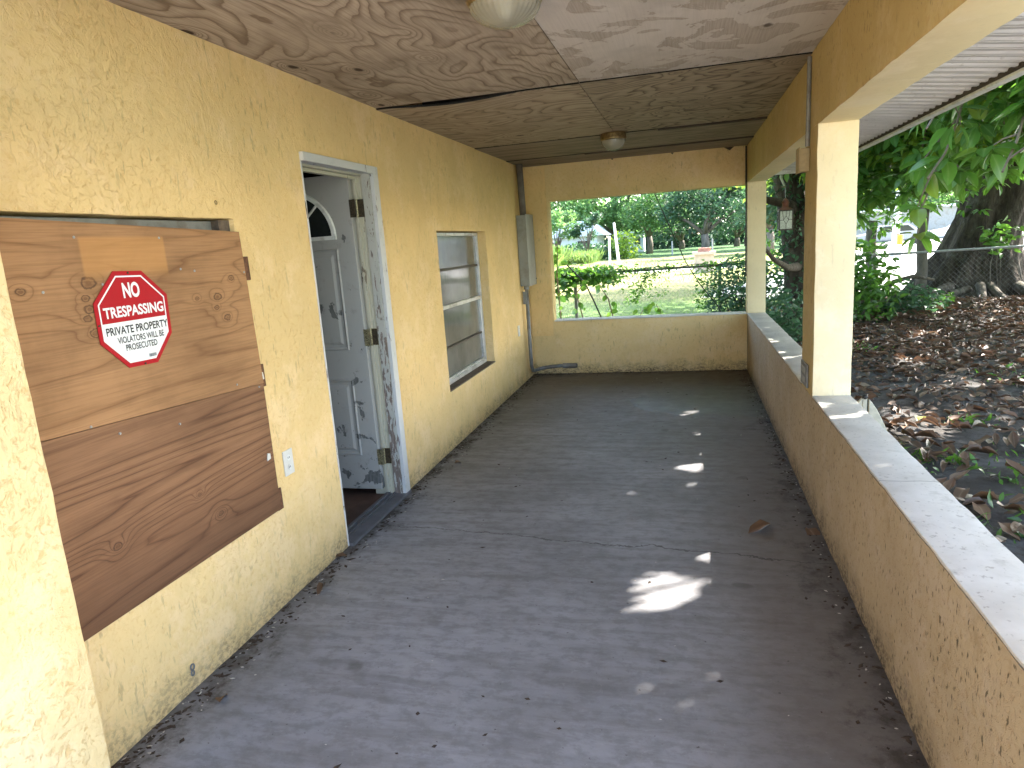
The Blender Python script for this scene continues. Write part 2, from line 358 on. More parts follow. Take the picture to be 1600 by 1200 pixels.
def soffit_mat():
    t = NT('soffit_vinyl'); p = t.pos()
    c = t.mix(t.step(t.noise(t.vmul(p, (1, 4, 1)), 4, 5, .6), .3, .7), (.46, .44, .425), (.58, .56, .545))
    c = t.mix(t.math('MULTIPLY', t.step(t.noise(p, 30, 5, .7), .55, .7), .4), c, (.22, .19, .17))
    t.bsdf(c, .6, spec=.3); return t.m
M['soffit'] = soffit_mat()

def pane_mat():
    t = NT('clouded_glass'); p = t.pos()
    c = t.mix(t.step(t.noise(p, 3, 4, .6), .3, .7), (.10, .10, .092), (.17, .168, .155))
    c = t.mix(t.math('MULTIPLY', t.step(t.noise(t.vmul(p, (1, 12, 1)), 4, 3), .55, .7), .2), c, (.22, .21, .19))
    t.bsdf(c, .09, t.bump(t.noise(p, 5, 2), .06, .01), spec=.6); return t.m
M['pane'] = pane_mat()

def globe_mat():
    t = NT('ribbed_glass')
    b = t.bsdf((.42, .40, .32), .18, spec=.6, link=False)
    tr = t.n.new('ShaderNodeBsdfTransparent'); tr.inputs[0].default_value = (.85, .85, .78, 1)
    ms = t.n.new('ShaderNodeMixShader'); ms.inputs[0].default_value = .45
    t.l.new(b, ms.inputs[1]); t.l.new(tr.outputs[0], ms.inputs[2]); t.l.new(ms.outputs[0], t.out.inputs[0]); return t.m
M['globe'] = globe_mat()

def peel_mat(name, paint, under, lo, hi, zbias=0., stretch=(1, 1, .3), scale=30):
    t = NT(name); p = t.pos(); z = t.sep(p)[2]
    n = t.noise(t.vmul(p, stretch), scale, 6, .62, .4)
    n = t.math('ADD', n, t.math('MULTIPLY', z, zbias))
    mk = t.step(n, lo, hi)
    un = t.mix(t.step(t.noise(t.vmul(p, (1, 1, .1)), 120, 3), .4, .6), tuple(x*.7 for x in under), under)
    c = t.mix(mk, paint, un)
    c = t.mix(t.math('MULTIPLY', t.step(t.noise(p, 14, 5, .7), .55, .72), .4), c, tuple(x*.6 for x in paint))
    t.bsdf(c, .6, t.bump(t.math('SUBTRACT', 1.0, mk), .6, .002), spec=.35); return t.m
M['door'] = peel_mat('door_paint', (.36, .35, .33), (.15, .15, .145), .55, .565, -.065, (1, 1, 1), 7)
M['jamb'] = peel_mat('ivory_jamb', (.46, .43, .34), (.2, .16, .12), .66, .68, 0, (1, 1, .3), 16)
M['casing'] = peel_mat('peeling_casing', (.44, .43, .39), (.22, .17, .145), .46, .48, -.07, (1, 1, .22), 60)
M['brickmould'] = peel_mat('white_trim', (.56, .555, .55), (.25, .2, .18), .62, .64, 0, (1, 1, .2), 30)

# ---------------------------------------------------------------- object helpers
def setp(o, label=None, cat=None, group=None, kind=None):
    if label: o['label'] = label
    if cat: o['category'] = cat
    if group: o['group'] = group
    if kind: o['kind'] = kind
    return o
def empty(name, loc, label, cat, group=None):
    o = bpy.data.objects.new(name, None); COL.objects.link(o); o.location = loc; o.empty_display_size = .1
    return setp(o, label, cat, group)
def link(name, me, mat, parent=None, loc=None):
    o = bpy.data.objects.new(name, me); COL.objects.link(o)
    if mat is not None and len(me.materials) == 0: me.materials.append(mat)
    if parent is not None:
        o.parent = parent
        w = Vector((0, 0, 0)); q = parent
        while q is not None: w += q.location; q = q.parent
        o.location = (Vector(loc) if loc else Vector((0, 0, 0))) - w
    elif loc: o.location = loc
    return o

class MB:                    # mesh builder, world coordinates
    def __init__(s): s.v = []; s.f = []
    def add(s, vs, fs):
        k = len(s.v); s.v += [tuple(v) for v in vs]; s.f += [tuple(i+k for i in f) for f in fs]; return s
    def box(s, x0, x1, y0, y1, z0, z1):
        return s.add([(x0, y0, z0), (x1, y0, z0), (x1, y1, z0), (x0, y1, z0), (x0, y0, z1), (x1, y0, z1), (x1, y1, z1), (x0, y1, z1)],
                     [(0, 3, 2, 1), (4, 5, 6, 7), (0, 1, 5, 4), (1, 2, 6, 5), (2, 3, 7, 6), (3, 0, 4, 7)])
    def cbox(s, c, h):  # centre, half sizes
        return s.box(c[0]-h[0], c[0]+h[0], c[1]-h[1], c[1]+h[1], c[2]-h[2], c[2]+h[2])
    def tube(s, pts, rad, n=8, cap=True):
        pts = [Vector(p) for p in pts]; m_ = len(pts)
        if not hasattr(rad, '__len__'): rad = [rad]*m_
        k = len(s.v); up = None
        for i, p in enumerate(pts):
            t = (pts[min(i+1, m_-1)]-pts[max(i-1, 0)]).normalized()
            if up is None:
                a = Vector((0, 0, 1)) if abs(t.z) < .9 else Vector((1, 0, 0)); up = t.cross(a).normalized()
            else: up = (up - t*up.dot(t)).normalized()
            w = t.cross(up)
            for j in range(n):
                an = 2*PI*j/n; s.v.append(tuple(p+(up*math.cos(an)+w*math.sin(an))*rad[i]))
        for i in range(m_-1):
            for j in range(n):
                a = k+i*n+j; b = k+i*n+(j+1) % n; s.f.append((a, b, b+n, a+n))
        if cap:
            s.f.append(tuple(k+j for j in range(n))[::-1]); s.f.append(tuple(k+(m_-1)*n+j for j in range(n)))
        return s
    def lathe(s, c, prof, n=32, rib=0):  # prof [(r,z)]
        k = len(s.v)
        for i, (r, z) in enumerate(prof):
            for j in range(n):
                an = 2*PI*j/n; q = r*(1+(rib if j % 2 else 0)); s.v.append((c[0]+q*math.cos(an), c[1]+q*math.sin(an), c[2]+z))
        for i in range(len(prof)-1):
            for j in range(n):
                a = k+i*n+j; b = k+i*n+(j+1) % n; s.f.append((a, b, b+n, a+n))
        return s
    def prism(s, poly, axis, t0, t1):  # poly = 2d list in the two other axes (in xyz order)
        n = len(poly); k = len(s.v)
        for t in (t0, t1):
            for (a, b) in poly:
                s.v.append({0: (t, a, b), 1: (a, t, b), 2: (a, b, t)}[axis])
        s.f.append(tuple(k+i for i in range(n))[::-1]); s.f.append(tuple(k+n+i for i in range(n)))
        for i in range(n): s.f.append((k+i, k+(i+1) % n, k+n+(i+1) % n, k+n+i))
        return s
    def mesh(s, name, smooth=False, fix=True):
        me = bpy.data.meshes.new(name); me.from_pydata(s.v, [], s.f)
        if fix:
            bm = bmesh.new(); bm.from_mesh(me); bmesh.ops.recalc_face_normals(bm, faces=bm.faces); bm.to_mesh(me); bm.free()
        if smooth: me.polygons.foreach_set('use_smooth', [True]*len(me.polygons))
        me.update(); return me
    def build(s, name, mat, parent=None, smooth=False, bevel=0, origin=None):
        me = s.mesh(name, smooth)
        if origin is not None: me.transform(Matrix.Translation(-Vector(origin)))
        o = link(name, me, mat, parent, origin)
        if bevel:
            b = o.modifiers.new('bevel', 'BEVEL'); b.width = bevel; b.segments = 2; b.limit_method = 'ANGLE'
        return o

# slab with holes: plane spanned by axes (a,b), thickness along t; finely gridded, edges worn by noise
def slab(name, mat, parent, ax, t0, t1, us, vs_, hole, cell=.06, amp=.0025, bevel_axis=None, bev=.007):
    def lines(L):
        L = sorted(set(L)); out = []
        for i in range(len(L)-1):
            n = max(1, int(math.ceil((L[i+1]-L[i])/cell)))
            out += [L[i]+(L[i+1]-L[i])*k/n for k in range(n)]
        return out+[L[-1]]
    U = lines(us); V = lines(vs_); nu, nv = len(U), len(V); T = (t0, t1)
    P = {}; verts = []; faces = []
    def vid(i, j, k):
        key = (i, j, k)
        if key not in P:
            P[key] = len(verts); t = T[k]; u = U[i]; v = V[j]
            verts.append({0: (t, u, v), 1: (u, t, v), 2: (u, v, t)}[ax])
        return P[key]
    solid = [[not hole((U[i]+U[i+1])/2, (V[j]+V[j+1])/2) for j in range(nv-1)] for i in range(nu-1)]
    for i in range(nu-1):
        for j in range(nv-1):
            if not solid[i][j]: continue
            a = [(i, j), (i+1, j), (i+1, j+1), (i, j+1)]
            faces.append(tuple(vid(*q, 0) for q in a)[::-1]); faces.append(tuple(vid(*q, 1) for q in a))
            for (di, dj, q0, q1) in ((-1, 0, (i, j+1), (i, j)), (1, 0, (i+1, j), (i+1, j+1)), (0, -1, (i, j), (i+1, j)), (0, 1, (i+1, j+1), (i, j+1))):
                ii, jj = i+di, j+dj
                if 0 <= ii < nu-1 and 0 <= jj < nv-1 and solid[ii][jj]: continue
                faces.append((vid(*q0, 0), vid(*q1, 0), vid(*q1, 1), vid(*q0, 1)))
    me = bpy.data.meshes.new(name); me.from_pydata(verts, [], faces)
    bm = bmesh.new(); bm.from_mesh(me); bmesh.ops.recalc_face_normals(bm, faces=bm.faces)
    if bevel_axis is not None:
        es = []
        for e in bm.edges:
            if len(e.link_faces) == 2 and e.calc_face_angle(0) > 1.2:
                d = (e.verts[1].co-e.verts[0].co).normalized()
                if any(abs(d[k]) > .99 for k in bevel_axis): es.append(e)
        bmesh.ops.bevel(bm, geom=es, offset=bev, segments=2, affect='EDGES', profile=.6)
    for v in bm.verts:
        n1 = noise.noise_vector(v.co*9.0); n2 = noise.noise_vector(v.co*31.0)
        v.co += n1*amp + n2*amp*.6
    bm.to_mesh(me); bm.free()
    me.polygons.foreach_set('use_smooth', [True]*len(me.polygons))
    try: me.set_sharp_from_angle(angle=R(40))
    except Exception: pass
    return link(name, me, mat, parent)

# ---------- leaf templates (length along +X, face up +Z) -> verts, faces, rib
def leaf_t(L=1., W=.42, fold=.12, droop=.25, seg=4, tip=1., wob=0., curl=0.):
    v = []; rib = []; f = []
    for i in range(seg+1):
        s = i/seg; w = W*.5*(math.sin(PI*min(1, s**.85*.97+.015))**.75) if 0 < i < seg else .012
        z = -droop*s*s*L; x = s*L
        zz = fold*w*2 + curl*math.sin(s*7)
        v += [(x, -w*L, z+zz*L+wob*math.sin(s*9)*L), (x, 0, z), (x, w*L, z+zz*L-wob*math.cos(s*8)*L)]; rib += [0, 1, 0]
    for i in range(seg):
        k = 3*i; f += [(k, k+3, k+4, k+1), (k+1, k+4, k+5, k+2)]
    return np.array(v), f, np.array(rib, float)

def leaf_mesh(name, tpl):
    v, f, rib = tpl
    me = bpy.data.meshes.new(name); me.from_pydata(v.tolist(), [], f)
    a = me.attributes.new('rib', 'FLOAT', 'POINT'); a.data.foreach_set('value', rib)
    a = me.attributes.new('tint', 'FLOAT', 'POINT'); a.data.foreach_set('value', np.full(len(v), .5))
    me.polygons.foreach_set('use_smooth', [True]*len(me.polygons)); return me

def rotmats(dirs, ups):     # x axis = dirs, z close to ups
    x = dirs/np.linalg.norm(dirs, axis=1, keepdims=True)
    y = np.cross(ups, x); y /= np.linalg.norm(y, axis=1, keepdims=True)+1e-9
    z = np.cross(x, y); return np.stack([x, y, z], axis=2)

def leaf_mass(name, mat, tpls, pos, dirs, ups, size, parent=None, tint=None, kind='stuff'):
    n = len(pos); Rm = rotmats(dirs, ups); tint = rng.random(n) if tint is None else tint
    VV = []; loops = []; ribs = []; tints = []; base = 0
    which = rng.integers(0, len(tpls), n)
    for k, (tv, tf, tr) in enumerate(tpls):
        idx = np.where(which == k)[0]
        if len(idx) == 0: continue
        w = np.einsum('nij,vj->nvi', Rm[idx], tv)*size[idx][:, None, None]+pos[idx][:, None, :]
        VV.append(w.reshape(-1, 3)); nv = len(tv)
        fa = np.array(tf); off = base+np.arange(len(idx))*nv
        loops.append((fa[None, :, :]+off[:, None, None]).reshape(-1, 4)); ribs.append(np.tile(tr, len(idx))); tints.append(np.repeat(tint[idx], nv))
        base += nv*len(idx)
    V = np.concatenate(VV); F = np.concatenate(loops)
    me = bpy.data.meshes.new(name); me.vertices.add(len(V)); me.vertices.foreach_set('co', V.ravel().astype(np.float32))
    me.loops.add(F.size); me.loops.foreach_set('vertex_index', F.ravel().astype(np.int32))
    me.polygons.add(len(F)); me.polygons.foreach_set('loop_start', np.arange(len(F), dtype=np.int32)*4)
    me.update(calc_edges=True)
    a = me.attributes.new('rib', 'FLOAT', 'POINT'); a.data.foreach_set('value', np.concatenate(ribs).astype(np.float32))
    a = me.attributes.new('tint', 'FLOAT', 'POINT'); a.data.foreach_set('value', np.concatenate(tints).astype(np.float32))
    me.polygons.foreach_set('use_smooth', [True]*len(me.polygons))
    o = link(name, me, mat, parent)
    if kind: o['kind'] = kind
    return o

def rdir(n, zlo=-1, zhi=1):
    z = rng.uniform(zlo, zhi, n); a = rng.uniform(0, 2*PI, n); r = np.sqrt(1-z*z); return np.stack([r*np.cos(a), r*np.sin(a), z], 1)

# ================================================================ THE PLACE
XL, XR, YB, ZC, ZS, ZB, ZO, XO, YC, TW = -1.756, .633, 7.658, 2.346, .6215, 1.979, 1.958, -1.4845, 3.732, .185
GZ = -.15
def K(P, X=None, Y=None, Z=None):   # slide a point along its line of sight to a plane
    P = Vector(P); d = P-Vector((0, 0, CAMZ))
    k = X/d.x if X is not None else (Y/d.y if Y is not None else (Z-CAMZ)/d.z)
    return Vector((0, 0, CAMZ))+d*k

# ---------------------------------------------------------------- ground
def sheet(name, mat, poly, z, label=None):
    mb = MB(); n = len(poly); mb.add([(x, y, z) for x, y in poly], [tuple(range(n))])
    o = mb.build(name, mat); setp(o, label, kind='structure'); return o
sheet('ground', M['lawn'], [(-500, -300), (500, -300), (500, 700), (-500, 700)], GZ-.012)
sheet('yard_ground', M['sand'], [(.82, 1.5), (9.5, 1.5), (10.5, 15.8), (3.2, 15.9), (1.2, 13.6), (.82, 8.4)], GZ-.004)
sheet('driveway', M['pave'], [(-7, -14), (9, -14), (9, 1.45), (.85, 1.45), (.85, -.6), (-7, -.6)], GZ-.004)
sheet('road', M['pave'], [(.35, 18.4), (3.0, 16.4), (6, 16.8), (40, 13), (70, 30), (42, 56), (15, 58), (7.5, 38.5), (1.8, 23.2)], GZ-.004)
sheet('path', M['pave'], [(-60, 33.2), (1.8, 33.0), (5.5, 33.1), (5.8, 34.6), (-60, 35.6)], GZ-.008)
fl = MB().box(XL-.02, XR+TW+.01, -.6, YB+.05, GZ-.05, 0); o = fl.build('porch_floor', M['floor']); setp(o, 'grey stained concrete slab of the porch', kind='structure')

# ---------------------------------------------------------------- house
house = empty('house', (XL, 3.4, 0), 'yellow stucco house with a roofed porch and low parapet wall', 'house')
WT = .2
door = (3.0, 3.80, 0, 2.0); win = (4.76, 6.03, .44, 1.645); opn = (1.25, 2.43, .47, 1.682)
def in_hole(u, v):
    for a, b, c, d in (door, win, opn):
        if a < u < b and c < v < d: return True
    return False
slab('stucco_wall', M['stucco'], house, 0, XL-WT, XL, [-2.5, *door[:2], *win[:2], *opn[:2], YB+.2], [-.15, 0.0005, *win[2:], *opn[2:], 2.0, 2.6], in_hole, bevel_axis=(1, 2), amp=.0028)
# end wall: pilaster + sill + head, one opening
slab('end_wall', M['stucco_end'], house, 1, YB, YB+.18, [XL, XO, XR], [-.15, ZS-.012, ZO, 2.6], lambda u, v: u > XO and ZS-.012 < v < ZO, bevel_axis=(0, 2))
slab('end_wall_cap', M['cap'], house, 1, YB-.004, YB+.185, [XO+.002, XR-.003], [ZS-.010, ZS], lambda u, v: False, amp=.003)
o = MB().box(XL+.004, XO-.012, YB-.012, YB-.002, .448, 2.343).build('pilaster_facing', M['stucco'], house, bevel=.003)
# near end: wing wall and head beam
slab('wing_wall', M['stucco_wing'], house, 1, .93, 1.232, [XL, -1.506], [-.15, 2.6], lambda u, v: False, bevel_axis=(2,))
# side: parapet, cap, columns, beam
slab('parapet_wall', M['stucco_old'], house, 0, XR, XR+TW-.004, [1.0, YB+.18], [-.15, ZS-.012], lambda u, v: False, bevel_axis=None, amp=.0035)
for (a, b) in ((1.204, YC-.002), (YC+.352, YB-.002)):
    slab('parapet_cap', M['cap'], house, 0, XR+.001, XR+TW, [a, b], [ZS-.010, ZS], lambda u, v: False, bevel_axis=(1,), bev=.004, amp=.0032)
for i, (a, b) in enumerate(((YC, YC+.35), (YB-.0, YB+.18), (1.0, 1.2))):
    o = slab('column', M['stucco_col_lit'] if i < 2 else M['stucco_beam'], house, 0, XR, XR+TW, [a, b], [ZS-.011, ZB], lambda u, v: False, bevel_axis=(2,), bev=.006)
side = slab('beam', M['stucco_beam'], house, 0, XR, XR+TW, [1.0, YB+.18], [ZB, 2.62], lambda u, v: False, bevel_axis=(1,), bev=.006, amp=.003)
# inner faces darker with mildew; other faces paler cream, light put into colour
def lit_face_tones(o, inner, other, test):
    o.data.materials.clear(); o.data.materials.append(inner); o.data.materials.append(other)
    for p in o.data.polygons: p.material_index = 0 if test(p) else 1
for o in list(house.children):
    if o.name.startswith('column') or o == side: lit_face_tones(o, M['stucco_beam'], M['underbeam_lit'] if o == side else M['stucco_col_lit'], lambda p: p.normal.x < -.75)

# ceiling panels
CP = [  # x0,x1,y0,y1,light,dark,grain axis,seed,kw
 (XL, -.549, 1.2, 3.915, (.50, .41, .32), (.17, .115, .075), 1, 1.3, dict(rings=21, along=.8, across=2.0, contrast=.85, stain=.35)),
 (-.545, XR, 1.2, 3.915, (.50, .43, .37), (.29, .225, .18), 1, 2.1, dict(rings=6, along=.8, across=1.6, contrast=.45, wash=.55, stain=.25, vk=.8)),
 (XL, -.549, 3.921, 5.88, (.46, .37, .27), (.17, .12, .08), 0, 3.2, dict(rings=17, along=1.1, across=2.0, contrast=.9, stain=.25)),
 (-.545, XR, 3.921, 5.88, (.40, .32, .23), (.12, .082, .055), 0, 4.6, dict(rings=17, along=1.5, across=2.2, contrast=1., vk=.6, stain=.25)),
 (XL, XR, 5.886, 6.965, (.33, .26, .20), (.11, .072, .05), 0, 5.4, dict(rings=8, along=.3, across=3.0, contrast=.7)),
 (XL, XR, 6.973, YB-.002, (.28, .22, .17), (.10, .065, .05), 0, 6.7, dict(rings=7, along=.3, across=3.0, contrast=.7)),
]
for i, (x0, x1, y0, y1, l, d, ax, sd, kw) in enumerate(CP):
    mt = plywood('ceiling_plywood', l, d, ax, 1-ax, sd, **kw)
    n = 24; vs2 = []
    for k in range(n+1):
        x = x0+(x1-x0)*k/n; sag = -.006*math.sin(PI*k/n)*(1 if i % 2 == 0 else .5)
        ye = y0
        yf = y1
        if i == 0: yf = y1-.004*math.sin(7*x)
        jit = .003*noise.noise(Vector((x*6, y0, 1)))
        lo = -.004
        if i == 2: lo = -.006-.022*max(0, math.sin(PI*min(1, max(0, ((x-XL)/1.2-.05)/.70))))**1.2
        vs2 += [(x, ye+jit, ZC+lo), (x, yf, ZC+.002+sag*.3), (x, yf, ZC+.014), (x, ye+jit, ZC+.012+lo)]
    mb = MB(); fs = []
    for k in range(n):
        a = 4*k; b = a+4
        fs += [(a, b, b+1, a+1), (a+1, b+1, b+2, a+2), (a+2, b+2, b+3, a+3), (a+3, b+3, b, a)]
    fs += [(0, 1, 2, 3), (4*n+3, 4*n+2, 4*n+1, 4*n)]
    mb.add(vs2, fs); o = mb.build('ceiling_panel', mt, house)
    o.data.materials.append(M['gap'])
    for p_ in o.data.polygons:
        if abs(p_.normal.y) > .7: p_.material_index = 1
    if i == 1: o['label'] = 'white washed plywood ceiling panel'
    if i == 2: o['label'] = 'plywood ceiling panel with a dark gap at its near edge'
# dark seam battens hanging slightly below the far sheets, torn ply bits
o = MB().box(-.2, XR-.004, 5.868, 5.90, ZC-.014, ZC-.001).build('seam_batten', M['rafter'], house)
o = MB().box(-.95, XR-.004, 6.955, 6.982, ZC-.012, ZC-.001).build('seam_batten', M['rafter'], house)
for (x, w, h) in ((.45, .10, .035), (-.12, .03, .02), (-.75, .03, .015)):
    tb = MB().prism([(x-w/2, ZC-.001), (x+w/2, ZC-.001), (x+w*.1, ZC-h)], 1, YB-.014, YB-.008); tb.build('torn_veneer', M['rafter'], house)
# roof void and roof
rf = MB()
for k in range(14): rf.box(XL-.1, XR+TW, 1.2+k*.5, 1.24+k*.5, 2.44, 2.58)
rf.build('rafter', M['rafter'], house)
mb = MB(); mb.add([(1.50, .4, 2.20), (1.50, 9.0, 2.20), (-8.5, 9.0, 2.20), (-8.5, .4, 2.20), (-3.5, .4, 3.75), (-3.5, 9.0, 3.75)], [(0, 1, 5, 4), (4, 5, 2, 3)])  # rear overhang, out of view, lengthened to keep sun out of the end opening
mb.add([(1.50, .4, 2.26), (1.50, 9.0, 2.26), (-8.5, 9.0, 2.26), (-8.5, .4, 2.26), (-3.5, .4, 3.81), (-3.5, 9.0, 3.81)], [(0, 4, 5, 1), (4, 3, 2, 5)])
# the roof goes on towards the street side over the house body only
mb.add([(XL-.3, -2.8, 2.62), (XL-.3, .4, 2.62), (-8.5, .4, 2.2), (-8.5, -2.8, 2.2), (-3.5, -2.8, 3.75), (-3.5, .4, 3.75)], [(0, 1, 5, 4), (4, 5, 2, 3)])
mb.build('roof', M['roofing'], house)
# soffit slats (sloping a little down to the fascia)
SX0, SX1, SZ0, SZ1 = XR+TW-.01, 1.445, 2.205, 2.125
pitch = .105; sprof = [(0, 0), (.012, .010), (.070, .010), (.078, 0), (.093, 0), (.099, .010), (.105, .0)]
sm = MB()
nP = len(sprof)
sv = [(0, y, z) for y, z in sprof]+[(SX1-SX0, y, z+(SZ1-SZ0)) for y, z in sprof]
sm.add(sv, [(k, k+1, nP+k+1, nP+k) for k in range(nP-1)])
smesh = sm.mesh('soffit_slat', fix=False); smesh.materials.append(M['soffit'])
for k in range(78): link('soffit_slat', smesh, None, house, (SX0, .75+k*pitch, SZ0))
MB().box(SX1-.002, SX1+.05, .4, 9.0, SZ1-.028, SZ1+.10).build('fascia', M['white'], house, bevel=.004)
MB().box(SX1-.009, SX1-.003, .4, 9.0, SZ1-.014, SZ1+.02).build('soffit_channel', M['rafter'], house)
MB().box(-8.4, XR+TW, YB+.205, 8.98, 2.21, 2.225).build('sun_block_soffit', M['soffit'], house)  # unseen panel added under the overhang that was lengthened to block the sun
MB().box(-8.5, 1.49, 8.98, 9.02, 2.12, 2.27).build('fascia', M['white'], house)  # rear edge of the unseen overhang lengthened against the sun
# body of the house
bx = MB(); T = .15
bx.box(-8.2, XL-WT-.001, YB+.05, YB+.2, GZ, 2.6).box(-8.2, -8.05, -2.5, YB+.05, GZ, 2.6).box(-8.05, XL-WT-.001, -2.5, -2.35, GZ, 2.6)
bx.build('rear_wall', M['stucco'], house)
MB().box(-8.05, XL-WT-.002, -2.35, YB+.05, 2.45, 2.5).build('interior_ceiling', M['dark_in'], house)
MB().box(-8.05, XL-WT-.002, -2.35, YB+.05, -.02, -.003).box(XL-WT-.03, XL-.122, 3.004, 3.736, -.02, .007).build('interior_floor', M['intfloor'], house)
MB().box(-4.6, -4.5, -2.35, YB+.05, 0, 2.45).box(-4.5, XL-WT-.3, 4.6, 4.7, 0, 2.45).build('interior_wall', M['dark_in'], house)

# door frame
df = MB(); df.box(XL-WT+.01, XL-.056, 3.738, 3.798, 0, 1.996).box(XL-WT+.01, XL-.056, 3.002, 3.738, 1.955, 1.996).box(XL-WT+.01, XL-.06, 3.002, 3.035, 0, 1.955)
df.build('door_jamb', M['jamb'], house, bevel=.002)
st = MB(); st.box(-1.862, -1.842, 3.722, 3.738, 0, 1.955).box(-1.842, -1.824, 3.730, 3.7385, 0, 1.955).box(-1.862, -1.842, 3.035, 3.722, 1.938, 1.955); st.build('door_stop', M['jamb'], house, bevel=.002)
MB().box(XL-.054, XL-.002, 3.728, 3.792, 0.0, 1.988).build('door_casing', M['casing'], house, bevel=.002)
bmz = MB(); bmz.box(XL-.001, XL+.022, 3.735, 3.802, .002, 2.003).box(XL-.001, XL+.022, 2.992, 3.735, 1.962, 2.003).box(XL-.054, XL-.002, 3.003, 3.728, 1.965, 1.997)
bmz.box(XL-.001, XL+.004, 2.992, 3.003, .002, 1.962)
bmz.build('door_trim', M['brickmould'], house, bevel=.003)
th = MB(); th.box(XL-.12, XL+.03, 3.003, 3.797, .0, .016).box(XL-.10, XL-.085, 3.003, 3.797, .016, .026).box(XL-.062, XL-.05, 3.003, 3.797, .016, .024).box(XL-.04, XL-.034, 3.003, 3.797, .016, .020)
th.build('threshold', M['thresh'], house, bevel=.0015)
# door leaf, open at a right angle into the room; its outer face looks towards the porch entrance
DX0, DX1, DY, DZ0, DZ1 = -2.69, -1.875, 3.69, .055, 1.972
dm = MB(); dm.box(DX0, DX1, DY, DY+.042, DZ0, DZ1)
dob = dm.build('door', M['door'], house, bevel=.003); dob['label'] = 'white panelled door standing open with peeling paint'
cx = (DX0+DX1)/2; hw = DX1-.11-cx
def raised(x0, x1, z0, z1):
    a = .018; b = .034
    mb = MB()
    P = [(x0, z0), (x1, z0), (x1, z1), (x0, z1)]
    def ring(i, y): return [(x0+i, y, z0+i), (x1-i, y, z0+i), (x1-i, y, z1-i), (x0+i, y, z1-i)]
    vs3 = ring(0, DY-.001)+ring(.007, DY-.010)+ring(a, DY-.003)+ring(b, DY-.002)+ring(b+.016, DY-.009)
    fs = []
    for r_ in range(4):
        for k in range(4):
            q = 4*r_+k; w = 4*r_+(k+1) % 4; fs.append((q, w, w+4, q+4))
    fs.append((16, 17, 18, 19))
    mb.add(vs3, fs); return mb.build('raised_panel', M['door'], dob)
for s_ in (-1, 1):
    xa, xb = (cx+.04, cx+hw+.0) if s_ > 0 else (cx-hw, cx-.04)
    raised(xa, xb, .947, 1.555); raised(xa, xb, .278, .765)
fw = MB(); R1, R0 = hw, hw-.03; zc = 1.630
vs4 = []; fs4 = []; NA = 28
for k in range(NA+1):
    an = PI*k/NA; c_, s_ = math.cos(an), math.sin(an)
    for (r_, y_) in ((R1, DY-.001), (R1-.006, DY-.014), (R0+.004, DY-.014), (R0, DY-.001)): vs4.append((cx+r_*c_, y_, zc+r_*s_*.93))
for k in range(NA):
    for j in range(3): a = 4*k+j; fs4.append((a, a+4, a+5, a+1))
fw.add(vs4, fs4); fw.box(cx-R1, cx+R1, DY-.0145, DY-.001, zc-.022, zc)
for an in (PI*.25, PI*.5, PI*.75):
    d = Vector((math.cos(an), 0, math.sin(an)*.93)); fw.tube([Vector((cx, DY-.008, zc))+d*.02, Vector((cx, DY-.008, zc))+d*(R0+.002)], .007, 6)
fw.tube([(cx+.10*math.cos(PI*k/12), DY-.008, zc+.10*math.sin(PI*k/12)) for k in range(13)], .006, 6)
fw.build('fan_window_frame', M['white'], dob)
fg = MB(); fg.add([(cx, DY-.003, zc)]+[(cx+R0*math.cos(PI*k/NA), DY-.003, zc+R0*.93*math.sin(PI*k/NA)) for k in range(NA+1)], [(0, k+1, k+2) for k in range(NA)])
fg.build('fan_window_glass', M['glass_dark'], dob)
for z in (1.775, 1.02, .268):
    hg = MB(); hg.box(-1.882, -1.845, DY-.003, DY-.0005, z-.05, z+.05)
    hg.box(-1.846, -1.806, 3.7165, 3.7215, z-.05, z+.05)
    o = hg.build('hinge', M['brass_old'] if z < 1.5 else M['hinge_dark'], dob)
    MB().tube([(-1.8465, 3.713, z-.052), (-1.8465, 3.713, z+.052)], .0065, 8).build('hinge_pin', M['brass_old'], house)
    sc_ = MB().box(-1.840, -1.806, 3.7150, 3.7170, z-.048, z+.048).build('hinge_leaf', M['hinge_dark'], house)

# window
wX = -1.853
def wbox(mb, y0, y1, z0, z1, d0=-.012, d1=.012): mb.box(wX+d0, wX+d1, y0, y1, z0, z1); return mb
wf = MB(); y0, y1, z0, z1 = 4.765, 6.026, .452, 1.638
wbox(wf, y0, y0+.03, z0, z1, -.02, .02); wbox(wf, y1-.03, y1, z0, z1, -.02, .02); wbox(wf, y0+.03, y1-.03, z1-.025, z1, -.02, .02); wbox(wf, y0+.03, y1-.03, z0, z0+.03, -.02, .025)
wob = wf.build('window', M['alum'], house, bevel=.002); wob['label'] = 'aluminium window with four stacked clouded panes'
mid = MB(); wbox(mid, y0+.03, y1-.03, 1.045, 1.075, -.014, .018); wbox(mid, y1-.05, y1-.03, z0+.03, 1.045, -.01, .014); wbox(mid, y0+.03, y1-.03, z0+.03, z0+.048, -.01, .014)
mid.build('sash_frame', M['alum'], wob, bevel=.002)
for z in (1.352, .735): wbox(MB(), y0+.03, y1-.03, z-.009, z+.009, -.008, .008).build('muntin', M['lead'], wob)
for a, b, q in ((1.363, 1.612, 0), (1.077, 1.341, 0), (.746, 1.043, -.006), (.502, .724, -.006)):
    MB().box(wX-.004+q, wX+.0+q, y0+.031, y1-.031, a, b).build('pane', M['pane'], wob)
MB().box(XL-WT+.03, XL+.004, 4.762, 6.028, .440, .450).build('window_sill', M['sill'], wob)
MB().box(XL-WT, wX-.03, 4.76, 6.03, .44, 1.645).build('window_backing', M['dark_in'], house)
